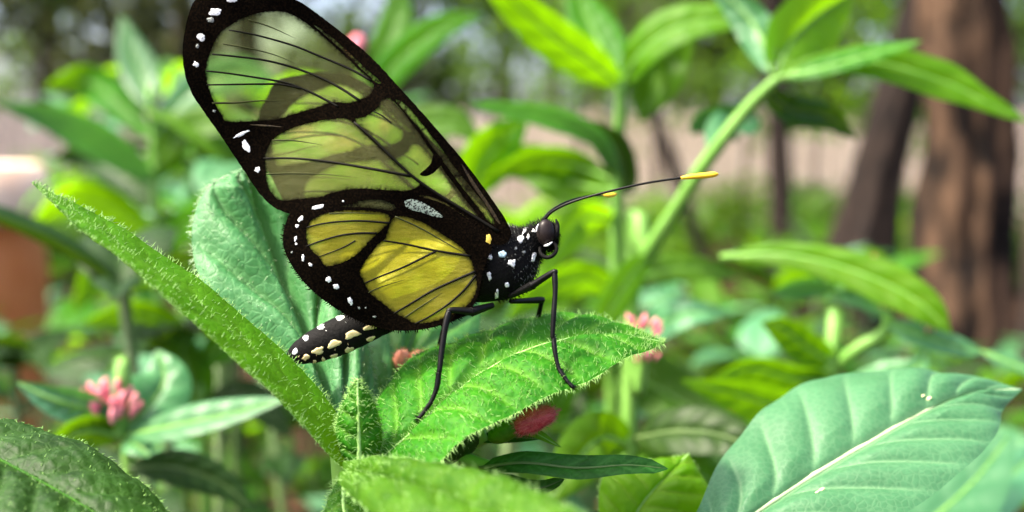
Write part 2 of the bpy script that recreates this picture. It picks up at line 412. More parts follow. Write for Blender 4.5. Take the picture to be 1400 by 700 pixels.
def put_leaf(me, parent, base, direction, length, roll=0.0, up=Vector((0, 0, 1)), name='leaf'):
    o = bpy.data.objects.new(name, me); COL.objects.link(o); o.parent = parent
    d = Vector(direction).normalized(); y = up.cross(d)
    y = y.normalized() if y.length > 1e-3 else Vector((0, 1, 0))
    z = d.cross(y)
    R = Matrix((d, y, z)).transposed() @ Matrix.Rotation(roll, 3, 'X')
    o.matrix_local = Matrix.Translation(Vector(base) - origin(parent)) @ R.to_4x4() @ Matrix.Scale(length, 4)
    return o

# ================================================================== THE SETTING
M['soil'] = solid_mat('soil', (.012, .008, .005), (.045, .022, .011), .95, 9, .1, .8, .02)
M['fence'] = solid_mat('weathered_boards', (.46, .36, .29), (.66, .54, .45), .85, 6, .2, .3, .004, stretch=(6, 6, .6))
M['bark'] = solid_mat('ridged_bark', (.005, .003, .002), (.082, .048, .028), .9, 2.6, .2, 1.0, .05, stretch=(3.2, 3.2, 1.3), lo=.44, hi=.58, detail=7)
M['bark_dark'] = solid_mat('dark_bark', (.006, .004, .0035), (.026, .017, .013), .9, 8, .2, .9, .01, stretch=(3, 3, .6), detail=6)
M['bark_grey'] = solid_mat('grey_bark', (.07, .055, .04), (.17, .135, .10), .9, 6, .2, .8, .01, stretch=(3, 3, .6))
M['terracotta'] = solid_mat('terracotta', (.60, .17, .05), (.70, .25, .10), .8, 14, .25, .2, .002)
M['terracotta_rim'] = solid_mat('pale_terracotta', (.62, .42, .31), (.74, .58, .47), .85, 12, .2)  # rim coloured a paler peach than the planter body
M['post'] = solid_mat('dark_post', (.016, .012, .01), (.05, .035, .028), .85, 10, .2, .6, .006, stretch=(3, 3, .4))
M['litter'] = solid_mat('dry_leaf_litter', (.07, .035, .016), (.20, .09, .04), .85, 30, .2)

def ground_at(px, py):
    o = CM.translation; d = (at(px, py, 1.0) - o); k = -o.z / d.z
    return o + d * k
# ground: one sheet to the horizon, finer near the camera
gx = np.concatenate([-np.geomspace(150, .4, 34), np.linspace(-.3, .3, 7), np.geomspace(.4, 150, 34)])
gy = np.concatenate([[-150, -60, -20, -8, -3, -1], np.linspace(-.5, 12, 90), np.geomspace(13, 200, 20)])
gv = [(x, y, (-.012 + .03 * noise.noise(Vector((x * 1.6, y * 1.6, 0))) + .012 * noise.noise(Vector((x * 7, y * 7, 3)))) if abs(x) < 14 and -1 < y < 14 else -.01) for y in gy for x in gx]
nx = len(gx)
gf = [(j * nx + i, j * nx + i + 1, (j + 1) * nx + i + 1, (j + 1) * nx + i) for j in range(len(gy) - 1) for i in range(nx - 1)]
tag(mesh_obj('ground', np.array(gv), gf, M['soil']), 'bare brown soil under the plants', kind='structure')
# dry leaf litter lying on the soil
lb = Bag()
for _ in range(2600):
    y = .25 + 9 * rng.random() ** 1.7; x = rng.uniform(-.55, .55) * (y + .4)
    a = rng.uniform(0, 2 * PI); L = rng.uniform(.02, .05); wd = L * rng.uniform(.25, .45); z = .012 + rng.uniform(0, .015)
    c, s = math.cos(a), math.sin(a)
    P = [(-L, 0, 0), (0, wd, .008), (L, 0, rng.uniform(0, .02)), (0, -wd, .008), (0, 0, .002)]
    lb.add([(x + p[0] * c - p[1] * s, y + p[0] * s + p[1] * c, z + p[2]) for p in P], [(0, 4, 1), (1, 4, 2), (2, 4, 3), (3, 4, 0)])
tag(mesh_obj('leaf_litter', np.array(lb.V), lb.F, M['litter']), 'dry brown leaves scattered over the soil', 'leaf litter', kind='stuff')

# board fence across the back
FY = 10.4
fence = empty('board_fence', (0, FY, 0), 'weathered pinkish brown board fence standing behind the trees', 'fence')
def box_data(x0, x1, y0, y1, z0, z1):
    v = [(x, y, z) for z in (z0, z1) for y in (y0, y1) for x in (x0, x1)]
    return v, [(0, 2, 3, 1), (4, 5, 7, 6), (0, 1, 5, 4), (2, 6, 7, 3), (0, 4, 6, 2), (1, 3, 7, 5)]
x = -6.2
while x < 6.2:
    bw = rng.uniform(.12, .17); h = 1.06 + rng.uniform(-.05, .06); dy = rng.uniform(-.006, .006)
    v, f = box_data(x, x + bw, FY - .012 + dy, FY + .012 + dy, .02, h)
    v = [(p[0] + (p[2] * .012 * math.sin(x * 9)), p[1], p[2]) for p in v]
    mesh_obj('board', np.array(v), f, M['fence'], fence, smooth=False)
    x += bw + rng.uniform(.012, .03)
for z in (.25, .82):
    v, f = box_data(-6.3, 6.3, FY + .03, FY + .08, z, z + .08); mesh_obj('rail', np.array(v), f, M['fence'], fence, smooth=False)
for x in np.arange(-6, 6.1, 2.0):
    v, f = box_data(x, x + .1, FY + .085, FY + .185, -.05, 1.05); mesh_obj('post', np.array(v), f, M['fence'], fence, smooth=False)

# ---- trees
def grow_tree(base, height, r0, lean, seed, n_limbs=7, crown_r=1.6, n_leaves=5000, leaf=.07, fork=.45, clump=.45):
    """returns trunk (verts, faces) and crown (verts, faces), in world space"""
    rr = np.random.default_rng(seed); tb = Bag(); base = Vector(base)
    n = 12; pts = []
    for i in range(n):
        u = i / (n - 1)
        pts.append(base + Vector((lean[0] * u + .10 * height * .2 * noise.noise(Vector((u * 2.5, seed, 0))), lean[1] * u + .1 * height * .2 * noise.noise(Vector((u * 2.5, seed, 7))), height * u - .05)))
    rad = [r0 * (1 - .72 * i / (n - 1)) * (1.35 if i == 0 else 1) for i in range(n)]
    tb.add(*tube_data(pts, rad, 10, True, .18, 1, seed))
    ends = [(pts[-1], .9)]
    for k in range(n_limbs):
        u = fork + (1 - fork) * (k + .5) / n_limbs; i = int(u * (n - 1)); p = pts[i]
        a = k * 2.4 + rr.uniform(-.4, .4); el = rr.uniform(.25, .9); L = crown_r * rr.uniform(.6, 1.05) * (1.15 - .4 * u)
        d = Vector((math.cos(a) * math.cos(el), math.sin(a) * math.cos(el), math.sin(el)))
        lp = [p + d * L * t + Vector((0, 0, .12 * L * t * t)) + Vector(rr.normal(0, .03 * L, 3)) for t in (0, .35, .7, 1)]
        tb.add(*tube_data(lp, [rad[i] * .5, rad[i] * .36, rad[i] * .22, rad[i] * .08], 6, True))
        ends.append((lp[-1], 1)); ends.append((lp[2], .8))
        for q in range(3):
            dd = (d + Vector(rr.normal(0, .6, 3))).normalized(); s = lp[1 + q % 2]; L2 = L * rr.uniform(.3, .55)
            tb.add(*tube_data([s, s + dd * L2 * .5, s + dd * L2 + Vector((0, 0, .05))], [rad[i] * .22, rad[i] * .14, rad[i] * .04], 5, True))
            ends.append((s + dd * L2, .8))
    E = np.array([tuple(e[0]) for e in ends]); S = np.array([e[1] for e in ends])
    idx = rr.integers(0, len(E), n_leaves)
    C = E[idx] + rr.normal(0, 1, (n_leaves, 3)) * (clump * S[idx])[:, None] * np.array((1, 1, .75))
    Q = rr.normal(0, 1, (n_leaves, 3)); Q /= np.linalg.norm(Q, axis=1)[:, None]
    T = rr.normal(0, 1, (n_leaves, 3)); T -= Q * (T * Q).sum(1)[:, None]; T /= np.linalg.norm(T, axis=1)[:, None]
    B = np.cross(Q, T); ls = leaf * rr.uniform(.6, 1.3, n_leaves)[:, None]
    V = np.stack([C - T * ls, C + B * ls * .42 + Q * ls * .1, C + T * ls, C - B * ls * .42 + Q * ls * .1], 1).reshape(-1, 3)
    Fc = [(4 * i, 4 * i + 1, 4 * i + 2, 4 * i + 3) for i in range(n_leaves)]
    return (tb.V, tb.F), (V, Fc)
def tree(name, base, height, r0, lean, seed, label, bark, leafm, group=None, **kw):
    base = Vector(base); t = empty(name, base, label, 'tree', group)
    tr, cr = grow_tree(base, height, r0, lean, seed, **kw)
    mesh_obj('trunk', tr[0], tr[1], M[bark], t); mesh_obj('crown', cr[0], cr[1], M[leafm], t, smooth=False)
    return t

# big ridged trunk at the right
def ridged_trunk(base, pts, rad, mat, parent, seed, ridge=.16, ns=56, n=70):
    P = catmull(pts, n); Rr = np.interp(np.linspace(0, 1, n), np.linspace(0, 1, len(rad)), rad)
    V, Fc = [], []
    for i in range(n):
        for k in range(ns):
            a = 2 * PI * k / ns; z = P[i][2]
            r = Rr[i] * (1 + ridge * noise.noise(Vector((math.cos(a) * 2.6 + seed, math.sin(a) * 2.6, z * 1.6))) + .5 * ridge * noise.noise(Vector((math.cos(a) * 8, math.sin(a) * 8 + seed, z * 4))))
            V.append((P[i][0] + r * math.cos(a), P[i][1] + r * math.sin(a), z))
    for i in range(n - 1):
        for k in range(ns):
            a, b = i * ns + k, i * ns + (k + 1) % ns; Fc.append((a, b, b + ns, a + ns))
    return mesh_obj('trunk', np.array(V), Fc, M[mat], parent)
b = ground_at(1310, 488); dist = (b - Vector((0, 0, CAM_Z))).length
T1 = empty('garden_tree', b, 'thick brown tree with rough ridged bark at the right edge', 'tree')
k = dist / F
ridged_trunk(b, [(b.x + .01, b.y, -.05), (b.x, b.y, .35), (b.x + .0, b.y, .8), (b.x - .02, b.y + .02, 1.4), (b.x + .04, b.y + .1, 2.6), (b.x + .1, b.y + .2, 3.6)], [70 * k, 54 * k, 50 * k, 50 * k, 46 * k, 34 * k], 'bark', T1, 4, ridge=.34)
_, cr = grow_tree(b + Vector((.1, .2, 1.6)), 2.6, .05, (0, 0), 41, crown_r=1.5, n_leaves=2600, leaf=.08)
mesh_obj('crown', cr[0], cr[1], M['canopy'], T1, smooth=False)
# dark leaning trunk beside it
b = ground_at(1150, 468); dist = (b - Vector((0, 0, CAM_Z))).length; k = dist / F
T2 = empty('garden_tree', b, 'dark leaning tree trunk standing just left of the thick brown tree', 'tree')
tp = [at(1158, 470, dist), at(1172, 360, dist), at(1200, 240, dist), at(1234, 110, dist), at(1266, 0, dist), at(1330, -220, dist * 1.02), at(1360, -500, dist * 1.05)]
ridged_trunk(b, tp, [50 * k, 48 * k, 34 * k, 29 * k, 27 * k, 22 * k, 12 * k], 'bark_dark', T2, 9, ridge=.24)
_, cr = grow_tree(Vector(tp[-1]) - Vector((0, 0, .8)), 1.5, .05, (0, 0), 43, crown_r=1.2, n_leaves=1800, leaf=.08)
mesh_obj('crown', cr[0], cr[1], M['canopy'], T2, smooth=False)
# slim dark trunk in the middle
b = ground_at(1064, 425); dist = (b - Vector((0, 0, CAM_Z))).length; k = dist / F
T3 = empty('garden_tree', b, 'slim dark straight tree trunk in front of the board fence', 'tree')
tp = [at(1064, 428, dist), at(1068, 330, dist), at(1066, 210, dist), at(1060, 90, dist), at(1056, 0, dist), at(1060, -260, dist), at(1050, -520, dist)]
ridged_trunk(b, tp, [19 * k, 16 * k, 15 * k, 15 * k, 14 * k, 11 * k, 7 * k], 'bark_dark', T3, 13)
_, cr = grow_tree(Vector(tp[-1]) - Vector((0, 0, .7)), 1.5, .05, (0, 0), 44, crown_r=1.3, n_leaves=1800, leaf=.08)
mesh_obj('crown', cr[0], cr[1], M['canopy'], T3, smooth=False)
# thin leaning sapling
b = ground_at(985, 400); dist = (b - Vector((0, 0, CAM_Z))).length; k = dist / F
T4 = empty('sapling', b, 'thin dark brown sapling leaning left in front of the fence', 'tree')
tp = [at(985, 402, dist), at(955, 335, dist), at(925, 240, dist), at(895, 160, dist), at(872, 80, dist), at(855, 0, dist)]
ridged_trunk(b, tp, [9 * k, 9 * k, 11 * k, 10 * k, 7 * k, 4 * k], 'bark_dark', T4, 17, ns=20, n=40)
_, cr = grow_tree(Vector(tp[-1]) - Vector((0, 0, .2)), .6, .02, (0, 0), 45, crown_r=.5, n_leaves=500, leaf=.05, clump=.25)
mesh_obj('crown', cr[0], cr[1], M['canopy2'], T4, smooth=False)
# post cut by the right edge of the picture
pb = ground_at(1400, 560); pk = pb.y / F
tag(tube('wooden_post', [pb + Vector((.012, 0, -.05)), pb + Vector((.012, 0, .7)), pb + Vector((.0, 0, 1.5)), pb + Vector((0.01, 0, 2.2))], [15 * pk] * 4, M['post'], None, 12, n=24, loc=pb, wob=.1), 'dark upright wooden post cut off by the right picture edge', 'post')
# trees behind the fence and on the left
far_spots = [(-8.6, 12.5, 7.5, 'canopy2'), (-5.6, 10.8, 6.5, 'canopy2'), (-4.4, 15, 8.5, 'canopy2'), (-2.9, 12.3, 7.5, 'canopy2'), (-1.9, 18, 9, 'canopy'), (3.6, 20, 9, 'canopy2'), (4.0, 13.6, 7.5, 'canopy'), (4.6, 16, 8.5, 'canopy2'), (6.6, 13.0, 8, 'canopy'), (8.8, 17, 9, 'canopy2'), (-8.0, 19, 9, 'canopy')]
far_spots.sort(key=lambda q: q[0] / q[1]); ORD = 'first second third fourth fifth sixth seventh eighth ninth tenth eleventh twelfth'.split()
for i, (x, y, h, mm) in enumerate(far_spots):
    tree('woodland_tree', (x, y, 0), h, .10 + .012 * h, (rng.uniform(-.5, .5), rng.uniform(-.3, .3)), 100 + i, f'{ORD[i]} woodland tree from the left behind the fence, loose green crown', 'bark_grey' if i % 2 else 'bark_dark', mm,
         'woodland trees behind the fence', n_limbs=11, crown_r=2.3, n_leaves=4400, leaf=.13, fork=.12, clump=.36)
for i, (x, y, h, r_) in enumerate([(-.1, 15.5, 7.5, .13), (.46, 12.0, 6.5, .085), (1.15, 14.5, 7, .12), (1.95, 12.6, 6.5, .09)]):
    tree('slender_tree', (x, y, 0), h, r_, (rng.uniform(-.2, .2), 0), 150 + i, f'{ORD[i]} slender bare trunked tree from the left in the gap of the woods', 'bark_grey', 'canopy', 'slender trees in the gap of the woods', n_limbs=10, crown_r=1.5, n_leaves=4200, leaf=.10, fork=.26, clump=.32)
for i, (px, y, h) in enumerate([(655, 8.6, 2.4), (790, 9.4, 2.1), (905, 8.2, 2.5), (1012, 9.2, 2.2), (1118, 8.0, 2.3), (1196, 7.2, 1.9), (1372, 8.8, 2.4)]):
    tree('young_tree', ((px - 700) / F * y, y, 0), h, .022, (rng.uniform(-.25, .25), 0), 170 + i, f'{ORD[i]} thin stemmed young tree from the left in front of the fence', 'bark_dark', 'shrub' if i % 2 else 'canopy', 'young trees in front of the fence', n_limbs=6, crown_r=.62, n_leaves=520, leaf=.06, fork=.34, clump=.16)
# far wood beyond
wb = Bag(); nW = 12000
nC = 330; cx = rng.uniform(-34, 34, nC); cy = rng.uniform(25, 42, nC); cz = rng.uniform(.5, 13, nC); cx = np.where(np.abs(cx - 1.6) < 1.8, cx + 4, cx)
ii = rng.integers(0, nC, nW)
C = np.stack([cx[ii], cy[ii], cz[ii]], 1) + rng.normal(0, .8, (nW, 3))
T = rng.normal(0, 1, (nW, 3)); T /= np.linalg.norm(T, axis=1)[:, None]; B = np.cross(T, rng.normal(0, 1, (nW, 3))); B /= np.linalg.norm(B, axis=1)[:, None]
s = rng.uniform(.12, .32, nW)[:, None]
V = np.stack([C - T * s, C + B * s * .5, C + T * s, C - B * s * .5], 1).reshape(-1, 3)
tag(mesh_obj('forest', V, [(4 * i, 4 * i + 1, 4 * i + 2, 4 * i + 3) for i in range(nW)], M['canopy2'], smooth=False), 'hazy grey green woodland far behind the fence', 'woodland', kind='stuff')

# leafy shrubs between the beds and the fence
def shrub(base, h, r, seed, label, mat, group, n=900, leaf=.05):
    base = Vector(base); t = empty('shrub', base, label, 'shrub', group); rr = np.random.default_rng(seed)
    tb = Bag(); ends = []
    for q in range(9):
        a = rr.uniform(0, 2 * PI); d = Vector((math.cos(a) * r * rr.uniform(.3, .9), math.sin(a) * r * rr.uniform(.3, .9), h * rr.uniform(.6, 1)))
        tb.add(*tube_data([base, base + d * .5 + Vector((0, 0, .04)), base + d], [.008, .006, .002], 5)); ends += [base + d, base + d * .7, base + d * .4]
    E = np.array([tuple(e) for e in ends]); i = rr.integers(0, len(E), n)
    C = E[i] + rr.normal(0, 1, (n, 3)) * r * .28
    C[:, 2] = np.maximum(C[:, 2], base.z + .03)
    Q = rr.normal(0, .6, (n, 3)) + np.array((0, 0, 1)); Q /= np.linalg.norm(Q, axis=1)[:, None]
    T = rr.normal(0, 1, (n, 3)); T -= Q * (T * Q).sum(1)[:, None]; T /= np.linalg.norm(T, axis=1)[:, None]; B = np.cross(Q, T)
    ls = leaf * rr.uniform(.6, 1.3, n)[:, None]
    V = np.stack([C - T * ls, C + B * ls * .42 + Q * ls * .12, C + T * ls, C - B * ls * .42 + Q * ls * .12], 1).reshape(-1, 3)
    mesh_obj('stem', tb.V, tb.F, M['stem_dark'], t); mesh_obj('foliage', V, [(4 * k, 4 * k + 1, 4 * k + 2, 4 * k + 3) for k in range(n)], M[mat], t, smooth=False)
for i in range(30):
    y = rng.uniform(5.2, 9.9); x = rng.uniform(-.5, .5) * y * 1.0
    hmax = .34 if x > .2 else .75
    if x < -.2 * y: hmax = .7
    shrub((x, y, 0), rng.uniform(.16, hmax), rng.uniform(.25, .45), 300 + i, 'small leafy green shrub before the ' + ('left' if x < -.17 * y else 'right' if x > .17 * y else 'middle') + ' stretch of the fence' + (', close up' if y < 6 else ', at its foot' if y > 8 else ', halfway'), ['shrub', 'shrub', 'canopy'][i % 3], 'leafy shrubs before the fence')

# terracotta planter at the left
pc = at(-104, 330, 1.55); pc.z = 0
prof = [(.0, .0), (.10, .0), (.105, .02), (.135, .35), (.152, .56), (.150, .60)]
def lathe(name, prof, c, mat, parent, ns=48):
    V, Fc = [], []
    for (r, z) in prof:
        for k in range(ns):
            a = 2 * PI * k / ns; V.append((c.x + r * math.cos(a), c.y + r * math.sin(a), z))
    for i in range(len(prof) - 1):
        for k in range(ns): p, q = i * ns + k, i * ns + (k + 1) % ns; Fc.append((p, q, q + ns, p + ns))
    return mesh_obj(name, np.array(V), Fc, M[mat], parent)
pot = empty('planter', pc, 'tall orange terracotta planter with pale rim at the left edge', 'planter')
prof = [(r_ * 1.06, z_) for r_, z_ in prof]
lathe('body', prof + [(.146, .655)], pc, 'terracotta', pot)
lathe('rim', [(.146, .642), (.172, .645), (.180, .655), (.180, .668), (.160, .722), (.150, .726), (.142, .712), (.140, .60), (.0, .60)], pc, 'terracotta_rim', pot)
lathe('soil', [(.141, .64), (.10, .655), (.0, .66)], pc, 'soil', pot)

# ================================================================== THE PLANT THE BUTTERFLY SITS ON
from mathutils.bvhtree import BVHTree
sb_ = at(482, 660, .130)
P1 = empty('pentas_plant', (sb_.x, sb_.y + .03, 0), 'hairy leaved plant with pink buds that the butterfly stands on', 'plant')
tube('stem', [at(482, 626, .1285), at(484, 690, .130), (sb_.x + .004, sb_.y + .012, sb_.z - .10), (sb_.x + .01, sb_.y + .03, .30), (sb_.x, sb_.y + .03, -.02)], [.0021, .0024, .0030, .0042, .0055], M['stem'], P1, 12, n=40)
# leaf under the butterfly's feet
leaf_main = surf_leaf('leaf', P1,
    [(498, 650, .1262), (560, 590, .1268), (620, 534, .1285), (685, 490, .1302), (755, 464, .1325), (830, 455, .1355), (912, 468, .1370)],
    [(497, 648, .1265), (509, 566, .1330), (552, 500, .1385), (630, 462, .1425), (720, 440, .1455), (828, 438, .1450), (912, 468, .1370)],
    [(499, 652, .1260), (568, 652, .1205), (645, 599, .1200), (704, 565, .1225), (776, 533, .1250), (848, 496, .1290), (912, 468, .1370)],
    'hairy', 190, 58, quilt=.0009, camber=.05, nveins=9, slant=.22, hairs=2400, hair_len=.0011, edge_hairs=560, rib=.00042, wave=.0012, rough=.00014, label='hairy quilted green leaf under the butterfly', slot=.11)
# long narrow leaf seen almost edge-on
surf_leaf('leaf', P1,
    [(487, 632, .1265), (432, 562, .1245), (360, 490, .1225), (270, 415, .1212), (180, 346, .1210), (102, 290, .1222), (42, 249, .1240)],
    [(492, 622, .1290), (448, 546, .1300), (378, 470, .1300), (288, 395, .1290), (192, 328, .1282), (108, 281, .1262), (42, 249, .1240)],
    [(472, 645, .1240), (408, 578, .1185), (342, 510, .1158), (255, 436, .1148), (170, 362, .1155), (98, 300, .1185), (42, 249, .1240)],
    'narrow', 150, 24, quilt=.0003, camber=-.12, nveins=9, hairs=800, hair_len=.0009, edge_hairs=650, rib=0, veinamt=.4, wave=.0006, label='long narrow leaf reaching up to the left')
# broad pale leaf behind the abdomen
surf_leaf('leaf', P1,
    [(487, 640, .1300), (455, 560, .1360), (425, 480, .1420), (395, 400, .1470), (366, 320, .1500), (346, 262, .1505), (334, 229, .1500)],
    [(485, 640, .1300), (408, 560, .1360), (345, 480, .1380), (287, 410, .1400), (262, 330, .1440), (280, 262, .1475), (334, 229, .1500)],
    [(489, 640, .1302), (512, 560, .1400), (505, 480, .1460), (484, 400, .1520), (462, 320, .1560), (408, 252, .1550), (334, 229, .1500)],
    'pale', 140, 44, quilt=.0026, camber=.08, nveins=4, slant=.62, hairs=900, hair_len=.0009, hair_mat='hair_pale', edge_hairs=420, rib=.0006, wave=.0015, rough=.0001, label='broad pale green leaf behind the abdomen', slot=.08)
# second leaf behind, below the hindwing
surf_leaf('leaf', P1,
    [(500, 640, .1330), (522, 575, .1430), (546, 515, .1500), (566, 455, .1570), (585, 400, .1620), (600, 350, .1660)],
    [(498, 640, .1330), (482, 575, .1420), (486, 515, .1470), (510, 455, .1540), (545, 395, .1600), (600, 350, .1660)],
    [(502, 640, .1332), (575, 575, .1450), (632, 515, .1520), (655, 455, .1590), (650, 395, .1640), (600, 350, .1660)],
    'pale', 90, 30, quilt=.0014, camber=.05, nveins=5, slant=.4, hairs=300, hair_mat='hair_pale', edge_hairs=150, wave=.001, label='pale leaf below the hindwing')
# small upright young leaf
surf_leaf('leaf', P1,
    [(492, 650, .1240), (492, 610, .1235), (491, 570, .1232), (490, 540, .1235), (489, 517, .1242)],
    [(488, 650, .1242), (461, 610, .1260), (462, 570, .1262), (476, 538, .1255), (489, 517, .1242)],
    [(498, 650, .1242), (521, 612, .1262), (519, 572, .1264), (506, 540, .1256), (489, 517, .1242)],
    'hairy', 80, 26, quilt=.0005, camber=.08, nveins=6, hairs=500, edge_hairs=220, rib=.0004, label='small upright young leaf')
# leaf arching towards the camera along the bottom edge
surf_leaf('leaf', P1,
    [(470, 642, .1215), (545, 655, .1080), (640, 682, .0985), (740, 712, .0910), (860, 752, .0850)],
    [(472, 630, .1240), (550, 625, .1130), (648, 645, .1050), (752, 684, .0980), (860, 752, .0850)],
    [(462, 660, .1190), (520, 712, .1010), (610, 760, .0910), (720, 790, .0860), (860, 752, .0850)],
    'hairy', 110, 34, quilt=.0005, camber=.14, nveins=8, hairs=900, hair_len=.0009, edge_hairs=300, rib=0, veinamt=.15, wave=.001, label='leaf arching towards the camera along the bottom edge')
surf_leaf('leaf', P1,
    [(472, 648, .1240), (470, 690, .1215), (480, 740, .1190), (500, 800, .1180)],
    [(466, 648, .1245), (446, 690, .1225), (445, 740, .1200), (500, 800, .1180)],
    [(480, 648, .1242), (500, 690, .1225), (525, 740, .1200), (500, 800, .1180)],
    'hairy', 60, 20, quilt=.0004, nveins=6, hairs=500, edge_hairs=200, label='hairy leaf hanging below the stem tip')
# bud cluster right of the stem
def ellipsoid(name, c, axis, ra, rb, mat, parent, nu=14, nv=14, taper=.0, seed=0, hair=0, hair_mat='bud_hair', hl=.0006, bump=.06):
    c = Vector(c); ax = Vector(axis).normalized(); u_ = ax.orthogonal().normalized(); v_ = ax.cross(u_)
    V, Fc = [], []
    for i in range(nu + 1):
        t = -1 + 2 * i / nu; r = math.sqrt(max(0, 1 - t * t)) * (1 - taper * t)
        for k in range(nv):
            a = 2 * PI * k / nv
            rr = r * rb * (1 + bump * noise.noise(Vector((math.cos(a) * 2, math.sin(a) * 2, t * 2 + seed))))
            V.append(c + ax * (t * ra) + (u_ * math.cos(a) + v_ * math.sin(a)) * max(rr, rb * .02))
    for i in range(nu):
        for k in range(nv): a, b = i * nv + k, i * nv + (k + 1) % nv; Fc.append((a, b, b + nv, a + nv))
    o = mesh_obj(name, V, Fc, M[mat], parent)
    if hair:
        bag = Bag()
        for _ in range(hair):
            p = V[rng.integers(0, len(V))]; d = ((p - c) + Vector(rng.normal(0, rb * .5, 3))).normalized(); s = d.orthogonal().normalized() * .00002
            q = d.cross(s).normalized() * .00002
            bag.add([p + s, p - s * .5 + q, p - s * .5 - q, p + d * hl * rng.uniform(.5, 1.1)], [(0, 1, 3), (1, 2, 3), (2, 0, 3)])
        h = mesh_obj('bud_hair', bag.V, bag.F, M[hair_mat], o); h['kind'] = 'stuff'
    return o
tube('flower_stalk', [at(510, 690, .1330), at(560, 655, .1340), at(618, 618, .1345), at(665, 592, .1340)], [.0014, .0012, .0011, .0012], M['stem'], P1, 9, n=24)
tube('flower_stalk', [at(618, 620, .1345), at(650, 634, .1330), at(676, 640, .1320)], [.001, .001, .0008], M['stem'], P1, 9, n=14)
ellipsoid('calyx', at(690, 590, .1270), at(706, 582, .1270) - at(668, 600, .1270), .0022, .0012, 'hairy', P1, 10, 10, seed=3)
ellipsoid('flower_bud', at(731, 574, .1270), at(759, 562, .1275) - at(701, 586, .1265), px2m(32, .128), px2m(15, .128), 'bud', P1, 22, 22, .12, 1, hair=1000, hl=.0008, bump=.3).__setitem__('label', 'fuzzy red bud right of the stem')
for k, (a, b, c, hw_, m_) in enumerate([
        ((668, 592, .133), (715, 586, .131), (768, 612, .130), 9, 'hairy'), ((650, 600, .134), (690, 598, .133), (740, 600, .133), 9, 'dark')]):
    traced_leaf('sepal', P1, [a, b, c], hw_, m_, tilt=35, nu=24, quilt=.0001, rib=.0002)
traced_leaf('bract', P1, [(655, 640, .1305), (715, 633, .1290), (790, 640, .1285), (858, 636, .1290), (914, 641, .1300)], [8, 15, 17, 13, 7], 'dark', tilt=30, nu=50, nv=8, quilt=.0003, rib=.0003, label='narrow dark green bract beside the bud')
traced_leaf('bract', P1, [(655, 648, .131), (695, 662, .130), (735, 668, .130), (772, 655, .131)], [7, 13, 11, 5], 'dark', tilt=30, nu=30, quilt=.0003, rib=.0003)
ellipsoid('calyx', at(630, 606, .1340), at(700, 560, .134) - at(600, 640, .134),   .0036, .0018, 'dark', P1, 12, 12, seed=5, hair=160, hair_mat='hair')
# salmon buds between the leaves
for (x_, y_, r_) in ((551, 494, 13), (571, 495, 14)):
    ellipsoid('flower_bud', at(x_, y_, .150), at(x_ + (6 if x_ > 560 else -3), y_ - 20, .148) - at(x_, y_, .150), px2m(20, .15), px2m(r_, .15), 'salmon', P1, 14, 14, seed=x_, hair=260).__setitem__('label', 'small salmon bud between the leaves')
tube('flower_stalk', [at(562, 508, .150), at(556, 560, .147), at(540, 620, .142)], [.0012, .001, .001], M['stem'], P1, 8, n=14)

# ================================================================== THE BUTTERFLY
def bvh_of(o):
    off = origin(o); vs = [v.co + off for v in o.data.vertices]
    return BVHTree.FromPolygons(vs, [tuple(p.vertices) for p in o.data.polygons])
def cast(bvh, px, py):
    o = CM.translation.copy(); d = (at(px, py, 1.0) - o).normalized()
    return bvh.ray_cast(o, d)
def depth_on(bvh, px, py, default):
    h = cast(bvh, px, py)
    return default if h[0] is None else -(CM.inverted() @ h[0]).z
leaf_bvh = bvh_of(leaf_main)
BF = empty('butterfly', at(690, 470, .132), 'black butterfly with sheer yellow green wings and white dotted borders on a leaf', 'butterfly')

# body: one continuous skin from abdomen tip to head
sec = [(392, 489, 2), (396, 488, 8), (406, 484, 15), (420, 478, 20), (440, 470, 24), (465, 459, 26), (492, 448, 24.5), (520, 437, 22), (560, 421, 19), (600, 405, 18), (628, 392, 23), (648, 382, 36),
       (668, 369, 48), (690, 355, 51), (708, 344, 43), (721, 336, 30), (729, 331, 21), (736, 327, 19), (745, 322, 20), (753, 319, 17), (759, 317, 10), (762, 316, 2)]
nb = 96
sp = catmull([(a, b, c) for a, b, c in sec], nb)
dep = np.interp(np.linspace(0, 1, nb), [0, .5, .68, .8, 1], [.1345, .1345, .1345, .1340, .1335])
BV, BFc = [], []; ns = 36
for i in range(nb):
    x_, y_, r_ = sp[i]; r_ = max(r_, 1.0); d = dep[i]
    t = np.array(sp[min(i + 1, nb - 1)][:2]) - np.array(sp[max(i - 1, 0)][:2]); t /= np.linalg.norm(t)
    seg = 1 - .035 * max(0, math.cos(i * 2 * PI / 6.2)) ** 6 if i < 48 else 1
    for k_ in range(ns):
        a = 2 * PI * k_ / ns
        rr = r_ * seg * (1 + .03 * noise.noise(Vector((i * .3, math.cos(a) * 2, math.sin(a) * 2))))
        oy = math.cos(a) * rr; oz = math.sin(a) * rr * .82
        BV.append(CM @ (cs(x_, y_, d) + Vector((-t[1] * oy * d / F, -t[0] * oy * d / F, oz * d / F))))
for i in range(nb - 1):
    for k_ in range(ns): a, b = i * ns + k_, i * ns + (k_ + 1) % ns; BFc.append((a, b, b + ns, a + ns))
BFc.append(tuple(range(ns))); BFc.append(tuple((nb - 1) * ns + k_ for k_ in range(ns)))
body = mesh_obj('body', BV, BFc, M['body'], BF)
body_bvh = bvh_of(body)
